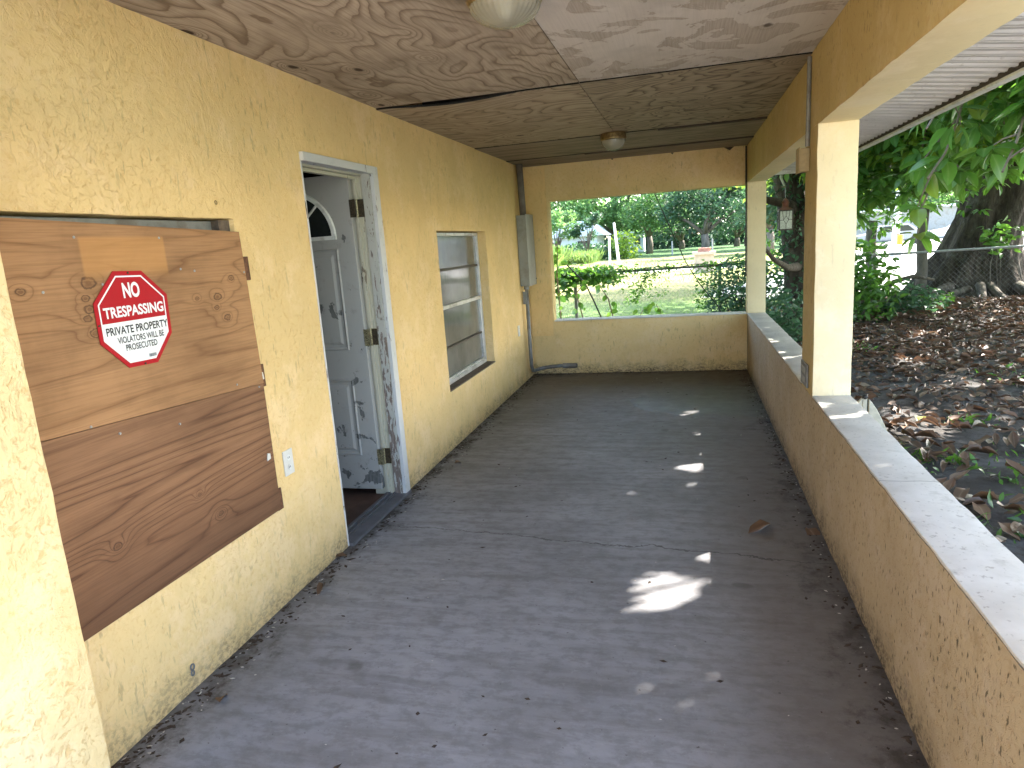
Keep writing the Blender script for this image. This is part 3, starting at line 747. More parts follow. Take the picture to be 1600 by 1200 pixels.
# window opening behind the plywood: aluminium frame
wf2 = MB(); wf2.box(XL-.10, XL-.05, 1.252, 2.36, 1.60, 1.676).box(XL-.10, XL-.05, 2.33, 2.36, .5, 1.60)
wf2.build('window_frame', M['conduit'], house, bevel=.003)
MB().box(XL-.14, XL-.101, 1.251, 2.429, .472, 1.680).build('window_backing', M['glass_dark'], house)
MB().box(XL-.09, XL-.02, 2.362, 2.429, 1.60, 1.678).build('frame_block', M['sill'], house)

# ---------------------------------------------------------------- plywood covering the window
BX = XL+.004; BF = XL+.018
bd = empty('boarded_window_cover', (BF, 1.85, .43), 'brown plywood boards screwed over the near window opening', 'plywood board')
kn_up = [(y, z, r) for y, z, r in ((1.674, 1.478, .018), (1.652, 1.433, .010), (1.659, 1.40, .013), (1.647, 1.374, .010), (1.666, 1.327, .014), (2.244, 1.387, .014), (2.229, 1.347, .009), (2.339, 1.452, .011), (2.282, 1.304, .013), (2.129, 1.39, .007), (1.452, 1.469, .010))]
kn_lo = [(1.596, .661, .012), (1.979, .686, .006), (2.074, .575, .009)]
mu = plywood('board_upper_plywood', (.40, .21, .095), (.18, .08, .032), 1, 2, 9.1, contrast=.75, rings=22, along=.22, across=2.8, thin=True, knots=kn_up, vk=0, stain=.35, patch=(1.665, 2.008, 1.50, 1.613, (.62, .30, .09)), rough=.55)
ml = plywood('board_lower_plywood', (.27, .135, .068), (.105, .043, .02), 1, 2, 12.4, contrast=1.0, rings=40, along=.11, across=2.3, knots=kn_lo, vk=0, stain=.3, thin=True, boldz=.62, rough=.55)
f_ = 1-.018/1.756
def kk(y, z): return (y*f_, CAMZ+(z-CAMZ)*f_)
up = [kk(1.2, 1.066), kk(2.475, 1.000), kk(2.456, 1.632), kk(1.2, 1.675)]
lo_ = [kk(1.2, .431), kk(2.473, .427), kk(2.475, .998), kk(1.2, 1.063)]
MB().prism(up, 0, BX, BF).build('plywood_panel', mu, bd)
o = MB().prism(lo_, 0, BX, BF-.002).build('plywood_panel', ml, bd); o['label'] = 'lower board with bold dark grain'
for (a, b) in ((1.438, 1.53), (.982, 1.078), (.416, .523)):
    y_, z_ = kk(2.462, (a+b)/2); MB().box(XL+.003, XL+.012, y_, y_+.038, z_-.048, z_+.048).build('wood_block', M['wood_dark'], bd, bevel=.002)
for (y, z) in ((1.669, 1.614), (2.01, 1.61), (1.533, 1.462), (2.09, 1.50), (2.45, 1.47), (2.16, 1.49), (1.60, 1.05), (2.30, 1.03), (2.44, .99), (1.70, 1.00), (1.96, .96), (1.74, 1.47)):
    y, z = kk(y, z); MB().tube([(BF-.004, y, z), (BF+.0022, y, z)], .0042, 8).build('screw', M['galv'], bd)
y_, z_ = kk(2.466, 1.03); MB().prism([(y_, z_-.02), (y_+.022, z_-.014), (y_+.018, z_+.014), (y_+.004, z_+.018)], 0, XL+.012, XL+.015).build('torn_tag', M['plate'], bd)
y_, z_ = kk(2.432, .682); MB().prism([(y_-.012, z_-.014), (y_+.012, z_-.010), (y_+.012, z_+.012), (y_-.004, z_+.016)], 0, BF, BF+.004).build('torn_tag', M['plate'], bd)

# ---------------------------------------------------------------- sign
SXp = BF+.003; g_ = 1-.022/1.756
def ks(y, z): return (y*g_, CAMZ+(z-CAMZ)*g_)
oc = [(1.788, 1.508), (1.905, 1.504), (2.002, 1.418), (1.996, 1.284), (1.910, 1.194), (1.786, 1.197), (1.691, 1.289), (1.693, 1.414)]
oc = [ks(*q) for q in oc]; sc0 = (sum(a for a, b in oc)/8, sum(b for a, b in oc)/8)
sg = empty('no_trespassing_sign', (SXp, *sc0), 'red and white octagonal NO TRESPASSING sign on the plywood board', 'sign')
def scl(k): return [(sc0[0]+(a-sc0[0])*k, sc0[1]+(b-sc0[1])*k) for a, b in oc]
MB().prism(oc, 0, SXp, SXp+.0015).build('sign_plate', M['red'], sg)
inn = scl(.90)
# white keyline
kl = MB()
A, B_ = scl(.905), scl(.872)
for k in range(8):
    j = (k+1) % 8; x = SXp+.0018
    kl.add([(x, *A[k]), (x, *A[j]), (x, *B_[j]), (x, *B_[k])], [(0, 1, 2, 3)])
kl.build('white_line', M['signwhite'], sg)
# lower white field, clipped at the division line
def clip(poly, zcut):
    out = []
    for k in range(len(poly)):
        a, b = poly[k], poly[(k+1) % len(poly)]
        if a[1] <= zcut: out.append(a)
        if (a[1]-zcut)*(b[1]-zcut) < 0: s_ = (zcut-a[1])/(b[1]-a[1]); out.append((a[0]+(b[0]-a[0])*s_, zcut))
    return out
zc_ = ks(1.85, 1.347)[1]
wp = clip(scl(.89), zc_); mbw = MB(); mbw.add([(SXp+.0022, a, b) for a, b in wp], [tuple(range(len(wp)))]); mbw.build('white_field', M['signwhite'], sg)
def text(s, yc, zc2, w, h, mat, x, bold=.0, parent=None, name='lettering'):
    cu = bpy.data.curves.new(name, 'FONT'); cu.body = s; cu.size = 1; cu.offset = bold; cu.extrude = .0; cu.resolution_u = 4
    to = bpy.data.objects.new('tmp', cu); COL.objects.link(to)
    dg = bpy.context.evaluated_depsgraph_get(); me = bpy.data.meshes.new_from_object(to.evaluated_get(dg)); bpy.data.objects.remove(to)
    n = len(me.vertices); c_ = np.empty(n*3, np.float32); me.vertices.foreach_get('co', c_); c_ = c_.reshape(-1, 3)
    mn, mx = c_.min(0), c_.max(0)
    u = (c_[:, 0]-mn[0])/(mx[0]-mn[0]); v = (c_[:, 1]-mn[1])/(mx[1]-mn[1])
    out = np.stack([np.full(n, x), yc+(u-.5)*w, zc2+(v-.5)*h], 1).astype(np.float32)
    me.vertices.foreach_set('co', out.ravel()); me.update(); me.name = name
    me.materials.clear(); me.materials.append(mat)
    return link(name, me, None, parent)
xx = SXp+.0030
for s_, ya, yb, za, zb, mt, bo in (('NO', 1.812, 1.882, 1.420, 1.470, 'signwhite', .035), ('TRESPASSING', 1.722, 1.974, 1.362, 1.397, 'signwhite', .03),
        ('PRIVATE PROPERTY', 1.719, 1.982, 1.308, 1.334, 'ink', .022), ('VIOLATORS WILL BE', 1.757, 1.957, 1.279, 1.300, 'ink', .016), ('PROSECUTED', 1.785, 1.920, 1.252, 1.273, 'ink', .016)):
    a = ks(ya, za); b = ks(yb, zb)
    text(s_, (a[0]+b[0])/2, (a[1]+b[1])/2, b[0]-a[0], b[1]-a[1], M[mt], xx, bo, sg)
bc = MB()
for k in range(9):
    a = ks(1.876+k*.0036, 1.218); bc.add([(xx, a[0], a[1]), (xx, a[0]+.0018, a[1]), (xx, a[0]+.0018, a[1]+.011), (xx, a[0], a[1]+.011)], [(0, 1, 2, 3)])
bc.build('barcode', M['ink'], sg)
for q in ((1.846, 1.500), (1.853, 1.200), (1.698, 1.345)):
    a = ks(*q); MB().tube([(SXp, *a), (SXp+.004, *a)], .0035, 8).build('screw', M['hinge_dark'], sg)

# ---------------------------------------------------------------- fittings on the walls
def outlet(y, z, w, h, label):
    e = empty('outlet_cover', (XL, y, z-h/2), label, 'outlet cover')
    MB().box(XL+.002, XL+.008, y-w/2, y+w/2, z-h/2, z+h/2).build('cover_plate', M['plate'], e, bevel=.002)
    for dz in (-.022, .022):
        MB().tube([(XL+.007, y, z+dz), (XL+.0095, y, z+dz)], .014, 12).build('socket', M['white'], e)
        MB().box(XL+.0094, XL+.0100, y-.007, y-.004, z+dz-.004, z+dz+.005).box(XL+.0094, XL+.0100, y+.004, y+.007, z+dz-.004, z+dz+.005).build('slot', M['ink'], e)
outlet(2.564, .614, .072, .115, 'white outlet cover low on the yellow wall between the plywood and the door')
outlet(7.02, .60, .075, .115, 'white outlet cover low on the yellow wall between the window and the corner')
hk = MB(); hk.tube([(XL+.004, 1.815+.009*math.cos(t*PI/6), .088+.011*math.sin(t*PI/6)) for t in range(13)], .003, 6, False)
hk.tube([(XL+.004, 1.812+.007*math.cos(t*PI/6), .066+.010*math.sin(t*PI/6)) for t in range(13)], .003, 6, False)
o = hk.build('wire_loop', M['conduit']); setp(o, 'small figure eight wire loop at the foot of the yellow wall', 'wire loop')
hk = MB(); hk.tube([(XL+.004, 2.335+.006*math.cos(t*PI/6), 1.742+.007*math.sin(t*PI/6)) for t in range(13)], .0018, 6, False)
o = hk.build('screw_eye', M['brass']); setp(o, 'tiny screw eye in the yellow wall above the plywood', 'screw eye')

eb = empty('electrical_box', (-1.70, 7.42, 1.06), 'grey metal electrical box high in the corner beside the end opening', 'electrical box')
MB().box(XL+.002, -1.655, 7.235, 7.585, 1.06, 1.815).build('enclosure', M['greybox'], eb, bevel=.006)
MB().box(-1.655, -1.647, 7.228, 7.592, 1.056, 1.825).build('cover', M['greybox'], eb, bevel=.003)
MB().tube([(-1.647, 7.57, 1.12), (-1.638, 7.57, 1.12)], .008, 8).build('latch', M['conduit'], eb)
cu_ = MB(); cu_.tube([(-1.690, 7.30, 1.80), (-1.694, 7.30, 2.10), (-1.700, 7.30, ZC)], .036, 12); o = cu_.build('riser_pipe', M['rustpipe'], smooth=True)
setp(o, 'brown conduit from the ceiling down to the grey electrical box', 'conduit')
c2 = empty('floor_conduit', (-1.70, 7.3, 0), 'grey conduit from the electrical box down and along the end wall', 'conduit')
pts = [(-1.703, 7.30, 1.06), (-1.703, 7.30, .3), (-1.705, 7.32, .16), (-1.712, 7.40, .09), (-1.70, 7.55, .07), (-1.64, 7.625, .075), (-1.52, 7.632, .09), (-1.41, 7.632, .096)]
MB().tube(pts, .020, 10).build('pipe', M['conduit'], c2, smooth=True)
MB().tube([(-1.41, 7.630, .096), (-1.40, 7.628, .096), (-1.25, 7.628, .095), (-1.235, 7.628, .095)], [.021, .030, .030, .022], 12).build('end_fitting', M['conduit'], c2)
MB().tube([(-1.703, 7.30, 1.06), (-1.703, 7.30, 1.02)], .031, 12).build('coupling', M['conduit'], c2)
MB().box(-1.745, -1.700, 7.268, 7.300, .86, 1.0).build('elbow_box', M['conduit'], c2, bevel=.004)

cc = empty('column_conduit', (XR, 4.1, 1.9), 'thin grey conduit down the beam to a small cream box on the column', 'conduit')
MB().tube([(XR-.012, 3.93, 2.33), (XR-.013, 3.935, 2.02), (XR-.013, 3.945, 1.90)], .011, 8).build('pipe', M['conduit'], cc)
MB().box(XR-.05, XR-.002, 3.93, 4.03, 1.775, 1.893).build('junction_box', M['oldbox'], cc, bevel=.004)
MB().box(XR-.055, XR-.050, 3.925, 4.035, 1.770, 1.898).build('box_lid', M['oldbox'], cc, bevel=.002)
oc2 = empty('column_outlet', (XR, 3.93, .66), 'small grey outlet box low on the middle column', 'outlet cover')
MB().box(XR-.012, XR-.002, 3.845, 4.035, .635, .765).build('back_box', M['conduit'], oc2, bevel=.004)
for q in (.675, .725): MB().box(XR-.016, XR-.0125, 3.875, 4.0, q-.017, q+.017).build('flap_lid', M['galv'], oc2, bevel=.002)
o = MB().tube([(.618, 7.640, 2.34), (.619, 7.64, 1.7), (.617, 7.639, 1.02)], .009, 6).build('hanging_cable', M['black']); setp(o, 'black cable running down the corner beside the end opening', 'cable')
MB().box(.600, .628, 7.625, 7.655, 1.33, 1.42).build('cable_clip', M['black'], o)

# ceiling lights
def clight(c, r, label, far):
    e = empty('ceiling_light', (*c, ZC), label, 'ceiling light', 'round glass ceiling lights')
    MB().lathe((*c, ZC), [(.0, -.001), (r*.98, -.001), (r, -.012), (r*.97, -.03), (r*1.02, -.04), (r*.95, -.055), (r*.88, -.055)], 36).build('base_ring', M['brass'], e, smooth=True)
    prof = [(r*.93*math.cos(a), -.05-.085*math.sin(a)*(1 if far else .85)) for a in [PI/2*k/9 for k in range(10)]]
    MB().lathe((*c, ZC), prof, 72, 0 if far else .02).build('glass_dome', M['globe'], e, smooth=far)
    MB().lathe((*c, ZC), [(.028, -.02), (.03, -.06), (.022, -.09), (.001, -.10)], 12).build('bulb', M['white'], e, smooth=True)
clight((-.56, 5.88), .108, 'round ceiling light with brass ring and clear dome near the end wall', True)
clight((-.575, 2.41), .128, 'ribbed glass dome ceiling light cut off at the top of the photo', False)

# cream arched piece outside the parapet
cr = empty('arched_panel', (1.0, 4.2, GZ), 'cream pointed plastic piece with a dark slit standing outside the parapet', 'garden item')
def arch_slab(a0, a1, y):
    pts = []
    for k in range(9):
        u = a0+(a1-a0)*k/8; pts.append((u, .50-1.5*abs(u-1.0)**1.5*3.2))
    return MB().prism([(a0, GZ)]+pts+[(a1, GZ)], 1, y, y+.03)
for (a, b) in ((.83, .985), (.988, 1.012), (1.02, 1.19)): arch_slab(a, b, 4.2 if b != 1.012 else 4.205).build('panel_strip', M['cream'], cr, bevel=.003)
MB().box(.984, 1.022, 4.232, 4.26, GZ, .47).build('dark_core', M['black'], cr)
MB().lathe((1.0, 4.215, .485), [(.012, 0), (.018, .012), (.012, .024), (.001, .028)], 12).build('top_knob', M['black'], cr, smooth=True)

# ---------------------------------------------------------------- fences
def fence(A, B, top, label, spacing, mesh_from=None, mat='fence_dark', shift=.5):
    A = Vector(A); B = Vector(B); L = (B-A).length; d = (B-A)/L
    e = empty('chain_link_fence', (A.x, A.y, GZ), label, 'fence')
    MB().tube([(A.x, A.y, top), (B.x, B.y, top)], .021, 8).build('top_rail', M[mat], e)
    n = int(L/spacing)+1
    for k in range(n+1):
        s_ = min(L, (k+shift)*spacing); p = A+d*s_
        MB().tube([(p.x, p.y, GZ), (p.x, p.y, top+.03)], .030, 8).build('post', M[mat], e)
    me = MB(); h = top-GZ-.03; st_ = .085; w = .0013
    k = -int(h/st_)
    while k*st_ < L:
        for sgn in (1, -1):
            a0 = k*st_; t0, t1 = 0., 1.
            if a0 < 0: t0 = -a0/h
            if a0+h > L: t1 = (L-a0)/h
            if t0 < t1:
                if sgn > 0: q = [(a0+t0*h, t0*h), (a0+t1*h, t1*h)]
                else: q = [(a0+t0*h, h-t0*h), (a0+t1*h, h-t1*h)]
                pp = [A+d*u for u, z in q]; me.tube([(pp[i].x, pp[i].y, GZ+.02+q[i][1]) for i in (0, 1)], w, 3, False)
        k += 1
    o = me.build('wire_mesh', M['fence_dark'], e); o['kind'] = 'stuff'
    return e
fence((-7.5, 10.85), (1.35, 12.75), .92, 'chain link fence behind the end opening, its rail overgrown with vines', 2.55, shift=.24)
fence((1.5, 12.8), (10.5, 13.55), .92, 'chain link fence with a bare rail crossing in front of the big ficus trunk', 2.9, mat='galv', shift=.55)

# ---------------------------------------------------------------- big ficus
def in_dapple(P):            # keeps leaves off sun rays to chosen spots; gaps added to make dapples
    keep = np.ones(len(P), bool); Sn = np.array(S)
    for (x, y, z, r) in DAP:
        d = P-np.array([x, y, z]); t = d@Sn; q = d-t[:, None]*Sn
        keep &= ~((np.linalg.norm(q, axis=1) < (r*.85 if z > GZ+.05 else r*1.5)) & (t > 0))
    return keep
DAP = [(-.12, 3.353, 0, .085), (.0, 3.40, 0, .08), (-.131, 2.661, 0, .20), (-.02, 4.021, 0, .12), (-.06, 4.298, 0, .12), (-.02, 5.105, 0, .15), (-.02, 5.782, 0, .14), (.0, 7.05, 0, .15), (-.06, 4.6, 0, .10), (-.08, 1.918, 0, .05),
       (1.55, 6.1, GZ, .22), (1.75, 5.75, GZ, .16), (2.9, 5.4, GZ, .15), (3.2, 6.6, GZ, .22), (2.3, 8.6, GZ, .2), (4.1, 9.2, GZ, .2), (3.4, 10.8, GZ, .18), (1.95, 3.8, GZ, .16), (5.2, 11.5, GZ, .22), (2.6, 7.4, GZ, .12),
       (.73, 6.2, ZS, .06), (XL, 6.62, .47, .07), (-.25, 6.95, 0, .06), (4.8, 7.9, GZ, .2), (2.2, 10.2, GZ, .15)]
T8 = [leaf_t(1, .46, f, d, 4) for f, d in ((.10, .15), (.18, .3), (.05, .45))]
T4 = [leaf_t(1, .48, f, d, 3) for f, d in ((.12, .15), (.2, .35))]
T2 = [leaf_t(1, .60, .15, .2, 2)]

fic = empty('ficus_tree', (5.5, 15.4, GZ), 'large ficus tree with flared roots behind the right hand chain link fence', 'tree')
# trunk: fluted lofted rings
tv = []; tf = []; NR, NZ = 48, 26
prof = [(0, 1.35, 5.55), (.12, 1.15, 5.56), (.35, .92, 5.56), (.75, .73, 5.60), (1.2, .62, 5.70), (1.7, .58, 5.84), (2.3, .62, 6.0), (3.0, .55, 6.1), (4.5, .42, 6.2), (6.5, .25, 6.3)]
for i in range(NZ):
    z = 6.5*(i/(NZ-1))**1.5
    zs_ = [p_[0] for p_ in prof]; r_ = np.interp(z, zs_, [p_[1] for p_ in prof]); cx_ = np.interp(z, zs_, [p_[2] for p_ in prof])
    for j in range(NR):
        a = 2*PI*j/NR
        fl_ = .10*math.sin(5*a+1)+.07*math.sin(9*a+z*.8)+.05*math.sin(14*a-z)
        q = r_*(1+fl_*(1.6 if z < .8 else .8))
        q *= 1+.05*noise.noise(Vector((math.cos(a)*2, math.sin(a)*2, z*2)))
        tv.append((cx_+q*math.cos(a), 15.5+q*.9*math.sin(a), GZ-.05+z))
for i in range(NZ-1):
    for j in range(NR): a = i*NR+j; b = i*NR+(j+1) % NR; tf.append((a, b, b+NR, a+NR))
mb = MB(); mb.add(tv, tf); mb.build('trunk', M['bark'], fic, smooth=True)
limbs = [((6.1, 15.4, 2.4), (4.6, 13.6, 3.6), (3.2, 10.5, 4.0), (2.6, 7.5, 3.9), .26), ((6.2, 15.4, 2.8), (6.0, 12.8, 3.8), (5.2, 9.5, 4.2), (4.6, 6.5, 4.2), .24),
         ((6.2, 15.4, 3.0), (7.5, 14.0, 4.2), (8.4, 11, 4.8), (8.0, 8, 4.8), .22), ((6.0, 15.5, 2.6), (4.0, 15.8, 4.2), (1.8, 15.0, 4.8), (.2, 13.2, 5.0), .2), ((6.2, 15.6, 3.5), (6.5, 18, 5.5), (6, 20, 6.5), (5, 21, 7), .2)]
limbpts = []
for L_ in limbs:
    p4 = [Vector(q) for q in L_[:4]]; pts = []
    for k in range(15):
        t = k/14; p = p4[0]*(1-t)**3+p4[1]*3*t*(1-t)**2+p4[2]*3*t*t*(1-t)+p4[3]*t**3
        pts.append(p+noise.noise_vector(p*1.3)*.10)
    limbpts += pts
    MB().tube(pts, [L_[4]*(1-.72*k/14) for k in range(15)], 10).build('limb', M['bark'], fic, smooth=True)
rt = [((4.9, 14.7), (4.3, 14.1), (3.7, 13.95)), ((5.3, 14.4), (5.15, 13.75), (4.9, 13.2)), ((5.45, 14.4), (5.55, 13.7), (5.35, 13.0)), ((5.9, 14.4), (6.1, 13.8), (6.5, 13.2)), ((4.7, 15.0), (4.0, 14.8), (3.3, 14.9)), ((5.15, 14.5), (4.5, 14.0), (4.0, 13.1))]
for k, L_ in enumerate(rt):
    pts = []
    for i in range(9):
        t = i/8; a, b, c_ = [Vector((q[0], q[1], 0)) for q in L_]
        p = a*(1-t)**2+b*2*t*(1-t)+c_*t*t; p.z = GZ+.28*(1-t)**1.3+.04*math.sin(t*9+k)*(1-t)+.02; pts.append(p)
    MB().tube(pts, [(.10-.012*(k % 3))*(1-.7*i/8) for i in range(9)], 8).build('root', M['root'], fic, smooth=True)

# near hanging branches with individually modelled leaf whorls
LB = [leaf_mesh('leaf', leaf_t(1, w, f, d, 6, wob=.01)) for w, f, d in ((.56, .10, .12), (.60, .14, .30), (.50, .06, .45), (.56, .2, .2))]
for me in LB: me.materials.append(M['leaf_big'])
whorls = []   # (x,y,z,size)
def branch(pts, r):
    pts = [Vector(p) for p in pts]; mb = MB(); mb.tube(pts, [r*(1-.6*k/(len(pts)-1)) for k in range(len(pts))], 6)
    return mb
twigs = MB()
def addbranch(A, B, sag, nw, sz, spread=.35):
    A = Vector(A); B = Vector(B); P = []
    for k in range(9):
        t = k/8; P.append(A.lerp(B, t)+Vector((0, 0, sag*math.sin(PI*t)))+noise.noise_vector(A.lerp(B, t)*3)*.06)
    twigs.tube(P, [.020*(1-.55*k/8) for k in range(9)], 6)
    for j in range(nw):
        t = .25+.75*(j+.5)/nw; c = A.lerp(B, t)+Vector((0, 0, sag*math.sin(PI*t)))
        d = Vector((random.uniform(-1, 1), random.uniform(-1, 1), random.uniform(-.9, .35)))*spread
        e = c+d; twigs.tube([c, c+d*.5+Vector((0, 0, .02)), e], [.009, .007, .005], 5)
        whorls.append((e.x, e.y, e.z, sz*random.uniform(.85, 1.15)))
addbranch((3.6, 7.0, 3.5), (2.25, 5.5, 2.20), .15, 6, .19)
addbranch((3.4, 7.4, 3.3), (2.30, 6.0, 1.78), .10, 7, .18)
addbranch((3.0, 7.8, 3.4), (2.00, 6.6, 1.80), .10, 7, .18)
addbranch((2.8, 7.8, 3.2), (1.88, 6.3, 2.20), .10, 5, .17)
addbranch((4.2, 8.2, 3.5), (2.95, 6.6, 1.95), .12, 6, .19)
addbranch((3.2, 8.8, 3.3), (2.15, 7.4, 1.50), .08, 6, .17)
wh = whorls; nleaf = 0; indiv = []; whorls = [(x, y, z, s_*1.15) for x, y, z, s_ in whorls]; wh = whorls
for (x, y, z, sz) in wh:
    n = random.randint(7, 9); a0 = random.uniform(0, 6)
    for k in range(n):
        a = a0+2.4*k; el = random.uniform(-1.1, .15); d = Vector((math.cos(a)*math.cos(el), math.sin(a)*math.cos(el), math.sin(el)))
        indiv.append((Vector((x, y, z))+d*.05, d, sz*random.uniform(.75, 1.15)))
indiv = indiv[:296]
twig_o = twigs.build('twig', M['twig'], fic)
for (p, d, sz) in indiv:
    if not in_dapple(np.array([list(p)]))[0]: continue
    upv = Vector((random.uniform(-.5, .5), random.uniform(-.5, .5), 1)); y = upv.cross(d).normalized(); z = d.cross(y)
    mtx = Matrix((d*sz, y*sz, z*sz)).transposed().to_4x4()
    o = bpy.data.objects.new('leaf', random.choice(LB)); COL.objects.link(o); o.parent = fic
    mtx.translation = p-fic.location; o.matrix_local = mtx

def whorl_mass(C, size, nmin=6, nmax=10, droop=(-1.0, .3)):
    P = []; D = []; U = []; Z = []
    for i, c in enumerate(C):
        n = rng.integers(nmin, nmax); a = rng.uniform(0, 6)+2.4*np.arange(n); el = rng.uniform(*droop, n)
        d = np.stack([np.cos(a)*np.cos(el), np.sin(a)*np.cos(el), np.sin(el)], 1)
        s_ = size[i] if hasattr(size, '__len__') else size
        P.append(c+d*.05*s_/.17); D.append(d); U.append(np.stack([rng.uniform(-.6, .6, n), rng.uniform(-.6, .6, n), np.ones(n)], 1)); Z.append(s_*rng.uniform(.7, 1.2, n))
    return [np.concatenate(q) for q in (P, D, U, Z)]
# canopy clusters: undulating layer with lower skirts, leaving the view under it open
def canopy(n, xr, yr, zf, sz):
    out = []
    while len(out) < n:
        x = rng.uniform(*xr); y = rng.uniform(*yr); v = noise.noise(Vector((x*.55, y*.55, 3.1)))
        z = zf(x, y)+abs(rng.normal(0, .55))+.5*v
        if x < 1.75+.12*(z-2) and y < 9 and z < 3.4: continue
        if x < 1.9 and y < 9: continue
        out.append((x, y, z))
    return np.array(out)
C1 = canopy(3000, (1.9, 10.5), (2.6, 15), lambda x, y: 2.75+.10*max(0, x-2)+.35*math.sin(x*1.3+y*.7), .17)
C2 = canopy(520, (1.95, 7.0), (6.0, 11.5), lambda x, y: 1.95+.22*abs(x-3.3)+.25*math.sin(x*2.1+y*1.3), .17)
C2 = C2[~((C2[:, 2] < 1.9) & (C2[:, 0] > 3.0))]
C5 = np.array([(rng.uniform(1.95, 4.4), rng.uniform(9.6, 12.6), rng.uniform(1.45, 3.0)) for _ in range(760)])
C5 = C5[(C5[:, 2] > 1.75+.25*np.sin(C5[:, 0]*5)+.25*(C5[:, 0]-2))]
C4 = canopy(1500, (1.95, 4.6), (2.6, 10.5), lambda x, y: 2.75, .17)
C6 = canopy(2000, (2.2, 13), (4, 20), lambda x, y: 3.7, .17)
C3 = canopy(900, (-1.0, 9), (12.5, 20), lambda x, y: 3.6+.2*math.sin(x+y), .17)
Cc = np.concatenate([C1, C2, C4, C3, C5, C6])
P, D, U, Z = whorl_mass(Cc, .18)
kp = in_dapple(P)
leaf_mass('foliage', M['leaf_mass'], T8[:2], P[kp], D[kp], U[kp], Z[kp], fic)
# fine branchlets through the canopy
tw = MB()
LP = np.array([list(p) for p in limbpts])
for i in rng.choice(len(Cc), 420, replace=False):
    c = Cc[i]; j = np.argmin(np.linalg.norm(LP-c, axis=1)); a = Vector(LP[j]); b = Vector(c)
    if (b-a).length > 5: continue
    mid_ = a.lerp(b, .5)+Vector((0, 0, .15)); tw.tube([a, mid_, b], [.03, .016, .006], 4, False)
o = tw.build('branchlet', M['twig'], fic); o['kind'] = 'stuff'

# second dark trunk close to the corner, holding the lantern
t2 = empty('leaning_tree', (1.72, 11.2, GZ), 'dark ivy clad tree trunk just outside the corner between the columns', 'tree')
pts = [(1.74, 11.2, GZ-.05), (1.72, 11.2, .3), (1.66, 11.2, .9), (1.60, 11.2, 1.5), (1.50, 11.2, 2.1), (1.42, 11.1, 2.8), (1.2, 10.9, 3.6)]
MB().tube(pts, [.30, .24, .21, .20, .20, .18, .14], 14).build('trunk', M['bark'], t2, smooth=True)
MB().tube([(1.55, 11.1, 1.75), (1.40, 10.4, 1.80), (1.20, 9.75, 1.82), (.95, 9.2, 1.85)], [.10, .075, .06, .04], 8).build('limb', M['bark'], t2, smooth=True)
MB().tube([(1.4, 11.0, 2.4), (1.28, 10.2, 2.15), (1.235, 9.5, 2.0), (1.15, 9.1, 1.98)], [.03, .018, .012, .008], 6).build('limb', M['twig'], t2)
MB().tube([(1.62, 11.0, .9), (1.35, 10.0, .95), (1.1, 9.4, 1.1), (.9, 9.1, 1.32)], [.07, .045, .03, .015], 8).build('limb', M['root'], t2, smooth=True)
n = 1500; a = rng.uniform(0, 2*PI, n); z = rng.uniform(.1, 3.2, n)
P = np.stack([np.interp(z, [0, .9, 1.5, 2.8], [1.74, 1.66, 1.60, 1.42])+.24*np.cos(a), 11.2+.24*np.sin(a), z], 1)+rng.normal(0, .05, (n, 3))
leaf_mass('ivy_leaves', M['leaf_far_dark'], T4, P, rdir(n, -.9, .1), rdir(n, .2, 1), rng.uniform(.06, .11, n), t2)
C = []
for _ in range(1150):
    C.append((rng.uniform(-.9, 3.3), rng.uniform(8.5, 12.8), rng.uniform(2.1, 4.3)))
C = np.array(C); kz = (C[:, 2] > 2.30+.30*np.maximum(0, .55-C[:, 0])+.12*np.sin(C[:, 0]*7)) & ((C[:, 0] > 1.0) | (C[:, 2] > 2.45) | (C[:, 1] > 9.6))
P, D, U, Z = whorl_mass(C[kz], .15); kp = in_dapple(P)
leaf_mass('foliage', M['leaf_yel'], T4, P[kp], D[kp], U[kp], Z[kp], t2)

# lantern hanging from the thin limb
LC = Vector((1.245, 9.5, 1.585)); hw_, hh = .080, .12
ln = empty('hanging_lantern', (LC.x, LC.y, LC.z-hh), 'square leaded glass lantern hanging between the two columns', 'lantern')
lf = MB()
for sx in (-1, 1):
    for sy in (-1, 1): lf.cbox((LC.x+sx*hw_, LC.y+sy*hw_, LC.z), (.008, .008, hh))
for z in (-hh, hh):
    for s_ in (-1, 1): lf.cbox((LC.x, LC.y+s_*hw_, LC.z+z), (hw_-.008, .007, .009)); lf.cbox((LC.x+s_*hw_, LC.y, LC.z+z), (.007, hw_-.008, .009))
lf.build('frame', M['lead'], ln)
for ax, sg_ in ((0, -1), (0, 1), (1, -1), (1, 1)):
    c_ = LC.copy(); c_[ax] += sg_*(hw_-.002); h3 = [hw_-.009, hw_-.009, hh-.010]; h3[ax] = .0015
    MB().cbox(c_, h3).build('glass_pane', M['lglass'], ln)
    cm = MB(); off = sg_*(hw_+.002); o_ = 1-ax
    def pt(u, z):
        q = [0, 0, LC.z+z]; q[ax] = LC[ax]+off; q[o_] = LC[o_]+u; return q
    for q in (((0, hh), (0, .05)), ((0, -.05), (0, -hh)), ((-hw_, 0), (-.03, 0)), ((.03, 0), (hw_, 0)), ((0, .05), (.03, 0)), ((.03, 0), (0, -.05)), ((0, -.05), (-.03, 0)), ((-.03, 0), (0, .05)), ((-.045, hh), (-.03, 0)), ((.045, hh), (.03, 0))):
        cm.tube([pt(*q[0]), pt(*q[1])], .0028, 4)
    cm.build('lead_came', M['lead'], ln)
MB().lathe(tuple(LC), [(.10, hh+.005), (.085, hh+.02), (.045, hh+.04), (.038, hh+.07), (.048, hh+.10), (.03, hh+.13), (.012, hh+.15), (.001, hh+.155)], 16).build('cap', M['copper'], ln, smooth=True)
